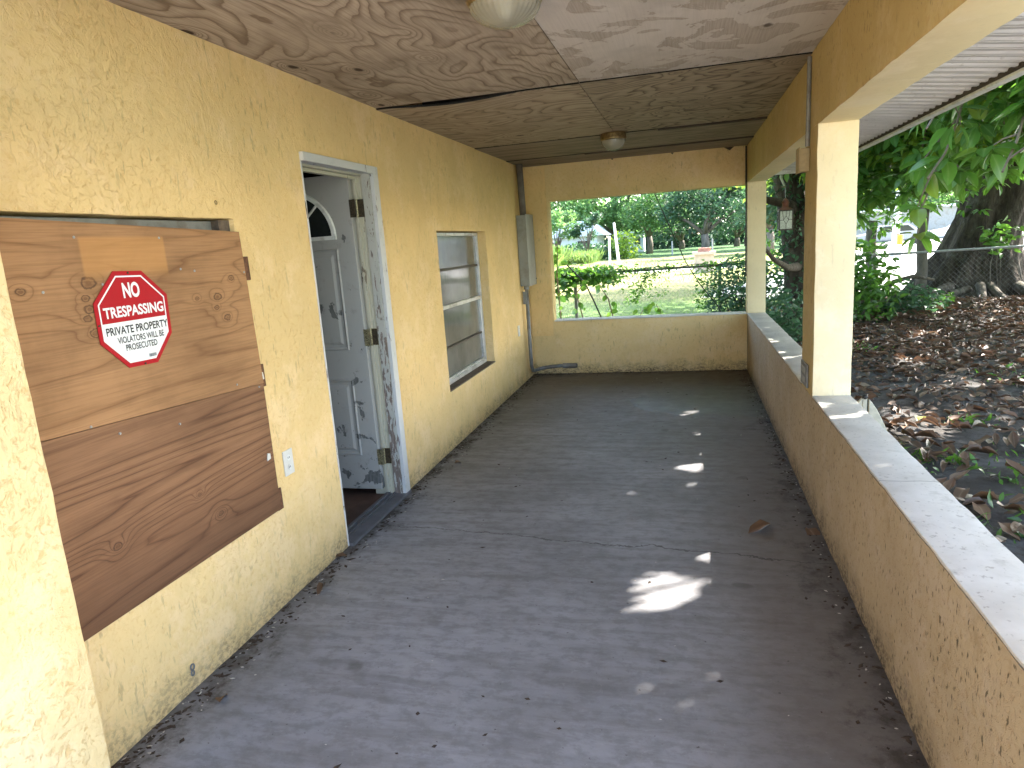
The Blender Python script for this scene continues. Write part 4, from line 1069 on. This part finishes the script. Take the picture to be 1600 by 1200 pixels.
MB().tube([(LC.x, LC.y, LC.z+hh+.15), (LC.x-.005, LC.y, LC.z+hh+.29)], .003, 5).build('hanging_wire', M['galv'], ln)

# small trunks by the right hand fence
def post_tree(x, y, r, h, label):
    e = empty('young_tree', (x, y, GZ), label, 'tree')
    MB().tube([(x, y, GZ), (x+.02, y, .5), (x-.02, y, 1.1), (x+.01, y, h)], [r*1.1, r, r*.95, r*.9], 10).build('trunk', M['bark_far'], e, smooth=True)
    C = np.stack([rng.normal(x, .35, 60), rng.normal(y, .35, 60), rng.uniform(h-.2, h+1.2, 60)], 1)
    P, D, U, Z = whorl_mass(C, .15); leaf_mass('crown', M['leaf_mass'], T4, P, D, U, Z, e)
post_tree(4.45, 14.9, .095, 1.7, 'slim pale young trunk just left of the big ficus')
post_tree(3.55, 14.9, .10, 1.5, 'darker short trunk half hidden by seedlings at the fence')

# ---------------------------------------------------------------- bushes and vines
def bush(name, c, rad, n, sz, mat, label, cat='bush', stems=6, tpl=T4, group=None, zmin=GZ+.03):
    e = empty(name, (c[0], c[1], GZ), label, cat, group)
    p = rng.normal(0, .5, (n, 3)); p /= np.maximum(1, np.linalg.norm(p, axis=1, keepdims=True)/1.0)
    P = p*np.array(rad)+np.array(c); P = P[P[:, 2] > zmin]; n = len(P)
    leaf_mass('foliage', M[mat], tpl, P, rdir(n, -.7, .6), rdir(n, .1, 1), rng.uniform(.7, 1.2, n)*sz, e)
    mb = MB()
    for k in range(stems):
        a = random.uniform(0, 6.28); q = Vector((c[0]+math.cos(a)*rad[0]*random.random()*.8, c[1]+math.sin(a)*rad[1]*.6*random.random(), c[2]+rad[2]*random.uniform(.1, .8)))
        b = Vector((c[0]+random.uniform(-.15, .15), c[1], GZ)); mb.tube([b, b.lerp(q, .5)+Vector((random.uniform(-.1, .1), 0, .1)), q], [.016, .011, .005], 5)
    mb.build('stem', M['root'], e); return e
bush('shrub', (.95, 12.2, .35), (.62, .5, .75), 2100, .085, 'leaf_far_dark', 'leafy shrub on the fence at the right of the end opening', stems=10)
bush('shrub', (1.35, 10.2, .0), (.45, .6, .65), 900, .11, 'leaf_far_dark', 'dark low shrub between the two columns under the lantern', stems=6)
bush('shrub', (2.75, 12.6, .35), (.70, .6, .85), 1500, .14, 'leaf_mass', 'broad leaved seedling thicket right of the middle column', stems=12)
bush('shrub', (3.55, 13.0, .05), (.70, .5, .40), 700, .12, 'leaf_far_dark', 'low dark shrub below the slim pale trunk', stems=8)
bush('shrub', (4.1, 13.4, .0), (.5, .3, .25), 260, .12, 'leaf_mass', 'small seedlings at the left roots of the big ficus', stems=4)
bush('shrub', (2.15, 13.6, .9), (.8, .5, .9), 900, .12, 'leaf_vine', 'upright leafy shrub behind the thicket at the fence', stems=6)
bush('shrub', (5.55, 14.35, 1.05), (.35, .25, .35), 70, .19, 'leaf_mass', 'shoots growing from the side of the big ficus trunk', stems=3)
# fallen grey stems curving by the fence
o = MB().tube([(3.3, 13.3, .15), (3.55, 13.3, .42), (3.85, 13.3, .5), (4.2, 13.35, .42)], [.05, .045, .035, .02], 8).tube([(3.4, 13.2, -.05), (3.6, 13.2, .2), (3.9, 13.2, .28), (4.15, 13.2, .2)], [.05, .04, .03, .02], 8).build('bent_stems', M['root'], smooth=True)
setp(o, 'pale bent stems arching beside the fence left of the ficus', 'dead stems')

vn = empty('fence_vine', (-1.5, 10.9, GZ), 'green vine creeping along the rail of the chain link fence behind the end opening', 'vine')
def fy(x): return 10.85+(x+7.5)*(12.75-10.85)/8.85
P = []; sz = []
for _ in range(1500):   # along the rail
    x = rng.uniform(-3.2, 1.2); dens = 1 if x < -1.0 else (.6 if x < -.2 else (.18 if x < .3 else .8))
    if rng.random() > dens: continue
    th_ = .10 if x < -1.0 else .035
    P.append((x, fy(x)+rng.normal(0, .05), .93+rng.normal(.02 if x > -1 else -.02, th_))); sz.append(.075 if x < -1 else .06)
for _ in range(230):    # a hanging tail
    t = rng.random(); x = -.62-.35*t; P.append((x+rng.normal(0, .06), fy(x)-.04, .9-.55*t+rng.normal(0, .04))); sz.append(.055)
for _ in range(200): P.append((rng.uniform(-1.0, -.3), fy(-.6)-.03, rng.uniform(.45, .9))); sz.append(.045)
for _ in range(420): P.append((rng.uniform(.15, .6), fy(.3)-.03, rng.uniform(.2, .9))); sz.append(.055)
for _ in range(900): P.append((rng.uniform(-2.2, -1.2), fy(-1.7)-.08+rng.normal(0, .08), rng.normal(.90, .07))); sz.append(.10)
for _ in range(700): P.append((rng.uniform(-3.4, -1.95), fy(-2.5)-.05+rng.normal(0, .1), rng.uniform(.55, 1.05))); sz.append(.10)
P = np.array(P); n = len(P)
leaf_mass('foliage', M['leaf_mass'], T4, P, rdir(n, -.8, .3), rdir(n, -.2, 1), np.array(sz)*rng.uniform(.7, 1.3, n), vn)
MB().tube([(x, fy(x)-.03, .95+.02*math.sin(x*9)) for x in np.linspace(-3.2, 1.2, 30)], .008, 5).build('stem', M['root'], vn)
# near vine climbing at the left edge and into the opening, with separate leaves
v2 = empty('climbing_vine', (-1.45, 8.6, GZ), 'large leaved vine shoots rising outside the end opening at its left', 'vine')
LV = [leaf_mesh('leaf', leaf_t(1, .66, f, d, 5)) for f, d in ((.08, .2), (.15, .4))]
for me in LV: me.materials.append(M['leaf_big'])
def vine_leaf(p, sz):
    d = Vector((random.uniform(-1, 1), random.uniform(-.6, .3), random.uniform(-1, .2))).normalized(); upv = Vector((random.uniform(-.3, .3), -1, random.uniform(.1, .8)))
    y = upv.cross(d).normalized(); z = d.cross(y); mtx = Matrix((d*sz, y*sz, z*sz)).transposed().to_4x4()
    o = bpy.data.objects.new('leaf', random.choice(LV)); COL.objects.link(o); o.parent = v2; mtx.translation = Vector(p)-v2.location; o.matrix_local = mtx
for L_, k in (([(-1.50, 8.3, GZ), (-1.52, 8.3, .6), (-1.56, 8.4, 1.1), (-1.55, 8.5, 1.45)], 10), ([(-1.3, 8.6, GZ), (-1.28, 8.6, .5), (-1.36, 8.6, .85), (-1.25, 8.7, 1.0)], 9), ([(-.95, 8.8, GZ), (-.90, 8.8, .4), (-.98, 8.8, .75), (-1.10, 8.9, .92)], 8),
              ([(-.62, 8.5, GZ), (-.60, 8.5, .45), (-.52, 8.5, .62)], 7), ([(-.30, 8.5, GZ), (-.28, 8.5, .50), (-.36, 8.5, .68)], 7)):
    MB().tube(L_, [.009]*(len(L_)-1)+[.004], 5).build('stem', M['twig'], v2)
    for j in range(k):
        t = (j+1)/k*(len(L_)-1); i = min(int(t), len(L_)-2); p = Vector(L_[i]).lerp(Vector(L_[i+1]), t-i)
        if p.z > .3: vine_leaf(p+Vector((random.uniform(-.05, .05), 0, 0)), random.uniform(.07, .125)); vine_leaf(p+Vector((random.uniform(-.07, .07), 0, random.uniform(-.05, .05))), random.uniform(.05, .10))
o = MB().tube([(-1.78, 10.5, 1.15), (-1.52, 10.5, .87), (-1.40, 10.5, .60), (-1.26, 10.5, .25), (-1.2, 10.5, GZ)], .012, 6).build('support_stake', M['black']); setp(o, 'thin dark leaning stem crossing the lower left of the end opening', 'stem')
o = MB().tube([(-.62, 10.5, 2.6), (-.434, 10.5, 2.13), (-.242, 10.5, 1.66), (.0, 10.5, 1.09), (.20, 10.5, .75), (.45, 10.5, .42), (.70, 10.5, GZ)], .008, 6).build('guy_wire', M['black']); setp(o, 'thin dark guy wire slanting across the end opening', 'wire')
# overhanging foliage top left of the end opening
pl = empty('overhanging_tree', (-2.4, 9.6, GZ), 'dark fronded tree whose tip hangs into the upper left of the end opening', 'tree')
MB().tube([(-2.4, 9.6, GZ), (-2.42, 9.6, 1.2), (-2.35, 9.6, 2.4), (-2.1, 9.5, 2.9)], [.12, .10, .08, .05], 10).build('trunk', M['bark'], pl, smooth=True)
P = []; D = []
for k in range(26):
    a = rng.uniform(-.9, 1.3); b0 = np.array([-2.1, 9.4, 2.75]); d0 = np.array([math.cos(a), math.sin(a)*.6-.2, rng.uniform(-.1, .5)])
    for j in range(26):
        t = j/25*.85; p = b0+d0*t+np.array([0, 0, -.55*t*t])
        for s_ in (-1, 1):
            P.append(p); D.append(np.array([d0[0]*.4-s_*d0[1], d0[1]*.4+s_*d0[0], -.7])+rng.normal(0, .15, 3))
P = np.array(P); D = np.array(D); n = len(P); kp = in_dapple(P)
leaf_mass('crown', M['leaf_far_dark'], [leaf_t(1, .16, .1, .2, 3)], P[kp], D[kp], rdir(n, .2, 1)[kp], rng.uniform(.14, .2, n)[kp], pl)

# ---------------------------------------------------------------- far trees
def far_tree(x, y, h, cr, tr, label, mat='leaf_far', n=5200, lsz=.34, zlow=1.5, name='shade_tree', blobs=16, group='trees beyond the lawn', forks=4, seed=0):
    e = empty(name, (x, y, GZ), label, 'tree', group)
    rs = random.Random(seed+int(x*7+y)); mb = MB()
    cz = (zlow+h)/2; bl = []
    for k in range(blobs):
        a = rs.uniform(0, 2*PI); rr_ = cr*math.sqrt(rs.random())*.8; z = rs.uniform(zlow+.6, h-.6)
        kk_ = math.sqrt(max(.12, 1-((z-cz)/(h-zlow)*1.7)**2)); bl.append((x+rr_*kk_*math.cos(a), y+rr_*kk_*math.sin(a), z, cr*rs.uniform(.26, .44)))
    fz = max(.6, zlow*.75)
    tr *= .72; mb.tube([(x, y, GZ-.1), (x+tr*.3, y, fz*.5), (x, y, fz)], [tr*1.2, tr, tr*.95], 10)
    for b in bl[:forks*2]:
        p0 = Vector((x, y, fz)); p1 = Vector(b[:3]); mb.tube([p0, p0.lerp(p1, .45)+Vector((0, 0, .2)), p1], [tr*.6, tr*.38, tr*.12], 6)
    mb.build('trunk', M['bark_far'], e, smooth=True)
    B_ = np.array(bl); idx = rng.integers(0, len(bl), n); d = rdir(n); r_ = rng.random(n)**.42
    P = B_[idx, :3]+d*(B_[idx, 3]*r_)[:, None]*np.array([1, 1, .8]); P = P[P[:, 2] > zlow*.75]; n = len(P)
    tint = np.clip(rng.normal(.5, .25, n)+.25*np.sin(B_[idx[:n], 0]*3), 0, 1)
    leaf_mass('crown', M[mat], T2, P, rdir(n, -.8, .8), rdir(n), rng.uniform(.6, 1.3, n)*lsz, e, tint=tint)
    return e
far_tree(-3.4, 68, 9, 5.2, .42, 'spreading tree with low forked trunk at the centre of the end opening', n=7000, zlow=2.0, seed=1)
far_tree(-6.9, 70, 9, 5.0, .45, 'broad tree with a thick leaning trunk left of the centre tree', n=7000, zlow=2.2, seed=2)
far_tree(-12.5, 69, 9.5, 5.4, .4, 'pale green tree above the white house', n=7000, zlow=2.6, seed=3)
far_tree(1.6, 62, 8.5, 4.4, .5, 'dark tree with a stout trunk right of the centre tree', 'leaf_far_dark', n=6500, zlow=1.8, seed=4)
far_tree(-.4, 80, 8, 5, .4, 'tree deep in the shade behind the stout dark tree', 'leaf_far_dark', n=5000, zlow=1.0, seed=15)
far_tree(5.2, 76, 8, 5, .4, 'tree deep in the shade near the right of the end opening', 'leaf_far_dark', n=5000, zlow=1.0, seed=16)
far_tree(5.8, 52, 8, 3.8, .36, 'darker tree seen beside the far right of the end opening', 'leaf_far_dark', n=5500, zlow=1.9, seed=5)
far_tree(-18.5, 69, 9, 5, .4, 'tree at the far left edge of the lawn', n=5000, seed=6)
far_tree(3.9, 23.5, 8.0, 4.3, .26, 'yellow green shade tree on the near lawn past the fence', 'leaf_yel', n=11000, lsz=.17, zlow=2.7, blobs=22, group=None, seed=7)
for (x, y, h, cr, lb, mt, sd) in ((11, 66, 9, 5, 'tree across the road behind the middle column', 'leaf_far', 8), (18, 70, 10, 5.5, 'tall tree across the road left of the ficus trunk', 'leaf_far_dark', 9), (26, 72, 9, 5.5, 'tree across the road behind the ficus trunk', 'leaf_far', 10), (33, 66, 9, 5, 'tree across the road right of the ficus trunk', 'leaf_far_dark', 11)):
    far_tree(x, y, h, cr, .35, lb, mt, n=4200, lsz=.40, zlow=1.8, seed=sd, group='trees across the road')
# far wood behind everything
n = 26000; x = rng.uniform(-60, 70, n); y = rng.uniform(88, 98, n); z = GZ+np.abs(rng.normal(0, 1, n))*4.2+.0
z = np.minimum(z, 9+2.5*np.sin(x*.35)+1.3*np.sin(x*.9))
P = np.stack([x, y, z], 1); o = leaf_mass('distant_wood', M['leaf_far_dark'], T2, P, rdir(n), rdir(n), rng.uniform(.7, 1.3, n)*.85, None); setp(o, 'distant belt of woodland closing the view')
# hedge of weeds and tall grass at left
def tuft_field(name, poly, n, h, label, mat='grass', w=.10):
    xs = np.array([p[0] for p in poly]); ys = np.array([p[1] for p in poly])
    P = np.stack([rng.uniform(xs.min(), xs.max(), n), rng.uniform(ys.min(), ys.max(), n), np.full(n, GZ)], 1)
    d = np.stack([rng.normal(0, .35, n), rng.normal(0, .35, n), np.ones(n)], 1)
    o = leaf_mass(name, M[mat], [leaf_t(1, w, .2, .25, 3)], P, d, rdir(n, -.2, .2), rng.uniform(.5, 1.15, n)*h); setp(o, label); return o
tuft_field('tall_grass', [(-17, 38), (-8.6, 52)], 9000, 1.35, 'tall pale wild grass at the left of the lawn')
tuft_field('tall_grass', [(-8.6, 50), (-6.6, 58)], 1500, .9, 'lower wild grass running out into the lawn')
tuft_field('lawn_tufts', [(-6, 12.2), (2.5, 21)], 5000, .07, 'short grass tufts of the near lawn', w=.14)
tuft_field('lawn_tufts', [(-14, 24), (4, 48)], 3500, .16, 'dry grass tufts of the open lawn', w=.18)
bush('hedge', (-8.6, 57, .3), (3.4, 1.3, 1.0), 1900, .36, 'leaf_far_dark', 'dark hedge in front of the white house', tpl=T2)
bush('hedge', (-4.9, 57, .6), (1.3, 1.0, 1.5), 900, .30, 'leaf_yel', 'pale green bush behind the taller white pole', tpl=T2)

# ---------------------------------------------------------------- things on the lawn and beyond
o = MB().tube([(-4.47, 42, 1.68), (-4.486, 42, GZ)], .07, 10).build('short_white_pole', M['white']); setp(o, 'shorter white upright pole on the lawn', 'pole', 'white poles on the lawn')
o = MB().tube([(-4.15, 42, 2.45), (-3.93, 42, GZ)], [.07, .095], 10).build('tall_white_pole', M['white']); setp(o, 'taller leaning white pole on the lawn', 'pole', 'white poles on the lawn')
for (x, y) in ((-1.05, 58), (2.0, 55)):
    o = MB().tube([(x, y, 1.0), (x, y, GZ)], .06, 8).build('fence_stake', M['galv'])
    setp(o, 'thin grey stake in the shade under the %s' % ('centre tree' if x < 0 else 'dark stout tree'), 'stake', 'stakes at the far edge of the lawn')
pr = empty('masonry_pier', (.75, 30, GZ), 'low pale masonry pier topped with red brick on the lawn', 'pier')
MB().box(.36, 1.14, 29.8, 30.4, GZ, .60).build('pier_body', M['pier'], pr)
MB().box(.28, 1.22, 29.7, 30.5, .60, .71).build('ledge', M['pier'], pr)
for k in range(4):
    for j in range(2):
        x0 = .50+k*.13+(.03 if j else 0); MB().box(x0, x0+.122, 29.85, 30.25, .712+j*.085, .790+j*.085).build('brick', M['brick'], pr)
wh_ = empty('white_house', (-10.5, 60, GZ), 'low white house with pale roof behind the tall grass', 'house')
MB().box(-15.5, -7.5, 60.5, 66, GZ, 1.9).build('wall', M['house_far'], wh_)
MB().prism([(-16.2, 1.9), (-6.8, 1.9), (-8.3, 3.2), (-14.5, 3.2)], 1, 60.0, 66.5).build('roof', M['roof_far'], wh_)
for x in (-14, -11.8, -9.2): MB().box(x, x+1.0, 60.43, 60.49, .6, 1.5).build('window', M['glass_dark'], wh_)
far_tree(-10.2, 55.5, 4.6, 1.9, .16, 'small open tree in front of the white house', 'leaf_far', n=1500, lsz=.26, zlow=1.1, blobs=9, seed=21)
far_tree(-7.6, 55, 4.2, 1.4, .14, 'slim young tree at the right end of the white house', 'leaf_far_dark', n=1200, lsz=.24, zlow=.8, blobs=8, seed=22)
h2 = empty('small_building', (-6.2, 80, GZ), 'small white shed seen left of the centre tree', 'building')
MB().box(-7.6, -4.6, 80, 83, GZ, 2.0).build('wall', M['house_far'], h2)
for x in (-7.0, -5.6): MB().box(x, x+.6, 79.93, 79.99, .7, 1.6).build('window', M['glass_dark'], h2)
MB().box(-7.9, -4.3, 79.6, 83.3, 2.0, 2.2).build('roof', M['roof_far'], h2)
up_ = empty('utility_pole', (9.35, 35, GZ), 'pale concrete utility pole across the road left of the ficus', 'utility pole')
MB().tube([(9.30, 35, GZ), (9.42, 35, 3.0), (9.75, 35, 7.5)], [.16, .14, .11], 10).build('pole', M['white'], up_)
MB().tube([(9.72, 34.8, 6.6), (12.5, 34.8, 6.7)], .05, 6).build('cross_arm', M['galv'], up_)
bl_ = empty('warehouse', (20, 60, GZ), 'long pale building across the road behind the leaves', 'building')
MB().box(12, 24, 60, 66, GZ, 2.2).build('wall', M['greybox'], bl_)
MB().box(11.6, 24.4, 59.5, 66.4, 2.2, 2.35).build('roof', M['roof_far'], bl_)
bar = empty('road_barrier', (17.3, 44, GZ), 'orange and yellow road barrier at the right edge behind the ficus', 'barrier')
MB().box(16.9, 19.2, 44, 44.1, .35, 1.15).build('orange_board', M['orange'], bar)
for x in (17.0, 19.1): MB().box(x-.05, x+.05, 44.1, 44.2, GZ, 1.2).build('leg', M['white'], bar)
mk = empty('marker_post', (8.7, 32, GZ), 'orange topped marker post beside the road', 'post')
MB().tube([(8.7, 32, GZ), (8.7, 32, .45)], .10, 8).build('post', M['white'], mk); MB().tube([(8.7, 32, .45), (8.7, 32, .85)], .11, 8).build('orange_cap', M['orange'], mk)
def car(x, y, mat, label):
    e = empty('parked_car', (x, y, GZ), label, 'car', 'cars parked across the road')
    MB().prism([(x-2.1, .15), (x-2.15, .55), (x-1.2, .68), (x-.6, 1.12), (x+.9, 1.15), (x+1.5, .72), (x+2.1, .62), (x+2.15, .15)], 1, y, y+1.7).build('body', mat, e, bevel=.05)
    MB().prism([(x-1.0, .70), (x-.55, 1.06), (x+.85, 1.08), (x+1.25, .72)], 1, y-.012, y-.004).build('window', M['glass_dark'], e)
    for dx in (-1.35, 1.35): MB().tube([(x+dx, y-.03, .16), (x+dx, y+.2, .16)], .31, 16).build('wheel', M['black'], e)
car(13.2, 50, M['greybox'], 'grey car parked across the road behind the thicket')
car(18.6, 52, M['white'], 'white car parked across the road just left of the ficus trunk')

# ---------------------------------------------------------------- leaf litter
TD = [leaf_t(1, w, f, d, 4, wob=wb, curl=cu) for w, f, d, wb, cu in ((.46, .25, .1, .03, .02), (.40, .5, -.3, .02, .03), (.50, .1, .25, .05, .03), (.36, .8, .2, .03, .01))]
def lit_density(x, y):
    d = .50+.5*noise.noise(Vector((x*.8, y*.8, 0)))+.35*noise.noise(Vector((x*2.3, y*2.3, 5)))
    if y > 8: d += .5
    if y > 11: d += .8
    return d
P = []
while len(P) < 17000:
    x = rng.uniform(.9, 8.8); y = 1.6+13.2*rng.random()**.8
    if rng.random() < lit_density(x, y): P.append((x, y, GZ+.008+rng.random()*(.03 if y < 12 else .12)+(.10*max(0, 1-abs(math.hypot(x-5.5, y-15)-1.8)) if y > 12.5 else 0)))
P = np.array(P)
# the largest showing leaves are individuals
dist = np.hypot(P[:, 0], P[:, 1]); vis = (P[:, 0] > .95+.0*P[:, 1]) & (P[:, 0]/P[:, 1] > .245) & (P[:, 0]/P[:, 1] < .52) & (P[:, 1] > 3.2)
order = np.argsort(dist+1e3*(~vis)); near = order[:230]; mask = np.ones(len(P), bool); mask[near] = False
n = mask.sum()
o = leaf_mass('leaf_litter', M['leaf_dry'], TD, P[mask], rdir(n, -.15, .15), rdir(n, .75, 1), rng.uniform(.05, .135, n)); setp(o, 'brown litter of fallen ficus leaves on the sandy yard')
LD = [leaf_mesh('fallen_leaf', t) for t in TD]
for me in LD: me.materials.append(M['leaf_dry_one'])
def ground_leaf(p, sz, label, group=None, mat=None, name='fallen_leaf', me=None, tilt=.2):
    a = random.uniform(0, 2*PI); d = Vector((math.cos(a), math.sin(a), random.uniform(-tilt*.5, tilt))).normalized(); upv = Vector((random.uniform(-tilt, tilt), random.uniform(-tilt, tilt), 1))
    y = upv.cross(d).normalized(); z = d.cross(y); mtx = Matrix((d*sz, y*sz, z*sz)).transposed().to_4x4(); mtx.translation = Vector(p)
    me = me or random.choice(LD)
    if mat: me = me.copy(); me.materials.clear(); me.materials.append(mat)
    o = bpy.data.objects.new(name, me); COL.objects.link(o); o.matrix_world = mtx; setp(o, label, 'fallen leaf', group); return o
for i in near: ground_leaf(P[i]+np.array([0, 0, .012]), random.uniform(.10, .175), 'dry brown leaf lying on the sandy yard outside the parapet', 'dry leaves scattered on the yard')
ground_leaf((1.80, 5.92, GZ+.04), .17, 'yellow green leaf lying flat outside the parapet below the middle column', mat=M['leaf_yellow'], me=LD[0], tilt=.05)
ground_leaf((.40, 3.46, .012), .16, 'long brown leaf on the porch floor near the parapet', me=LD[0], tilt=.05)
ground_leaf((.57, 3.43, .012), .13, 'curled brown leaf against the foot of the parapet', me=LD[2], tilt=.1)
ground_leaf((-1.70, 2.87, .012), .085, 'tan leaf on the porch floor at the near corner of the doorway', mat=M['leaf_dry_one'], me=LD[0], tilt=.1)
ground_leaf((-1.66, 2.58, .012), .09, 'crumpled brown leaf on the porch floor below the outlet cover', me=LD[3])
ground_leaf((-1.62, 4.35, .012), .10, 'brown leaf on the porch floor between the doorway and the window', me=LD[2])
ground_leaf((-1.60, 1.75, .012), .08, 'brown leaf against the wall at the bottom left of the porch floor', me=LD[2])
# weeds
W = []
for (cx2, cy2, r_, k) in ((1.95, 3.75, .28, 170), (2.15, 4.6, .16, 60), (1.75, 4.95, .12, 50), (2.6, 5.2, .22, 80), (2.2, 6.0, .10, 30), (3.0, 5.9, .16, 50), (3.2, 7.6, .2, 40), (2.2, 9.6, .2, 50), (1.5, 5.1, .10, 30), (2.9, 4.6, .2, 60)):
    for _ in range(k): W.append((cx2+rng.normal(0, r_), cy2+rng.normal(0, r_), GZ+.003))
P = np.array(W); n = len(P); d = np.stack([rng.normal(0, .8, n), rng.normal(0, .8, n), np.full(n, .8)], 1)
o = leaf_mass('weeds', M['leaf_mass'], [leaf_t(1, .2, .15, .5, 3), leaf_t(1, .4, .1, .4, 3)], P, d, rdir(n, .1, .6), rng.uniform(.03, .10, n)); setp(o, 'small green weeds growing through the leaf litter')
# crumbs along the foot of the walls
def debris(name, mat, n, label, smin, smax):
    mb = MB()
    for k in range(n):
        t = random.random()
        if t < .55: x = XL+.01+abs(random.gauss(0, .05)); y = 1.3+6.3*random.random()**1.3
        elif t < .8: x = XR-.01-abs(random.gauss(0, .04)); y = 1.2+6.3*random.random()
        elif t < .9: x = random.uniform(XL, XR); y = YB-.01-abs(random.gauss(0, .05))
        else: x = random.uniform(XL, XR); y = random.uniform(1.2, 7.5)
        if 2.95 < y < 3.85 and x < XL+.05: continue
        s_ = random.uniform(smin, smax); a = random.uniform(0, PI); l = s_*random.uniform(1, 2.6)
        c_, q = math.cos(a), math.sin(a); h_ = s_*random.uniform(.25, .7)
        pts = [(x+c_*l-q*s_*.3, y+q*l+c_*s_*.3, 0), (x-q*s_, y+c_*s_, .0), (x-c_*l, y-q*l, 0), (x+q*s_, y-c_*s_, 0), (x+q*s_*.2, y, h_)]
        mb.add([(a_, b_, z_+.0006) for a_, b_, z_ in pts], [(0, 1, 4), (1, 2, 4), (2, 3, 4), (3, 0, 4)])
    o = mb.build(name, mat); setp(o, label, kind='stuff')
debris('dirt_crumbs', M['crumb'], 1150, 'dark crumbs of dirt and leaf bits along the porch edges', .003, .009)
debris('paint_chips', M['chip'], 420, 'pale flakes of paint and plaster along the porch edges', .0015, .005)
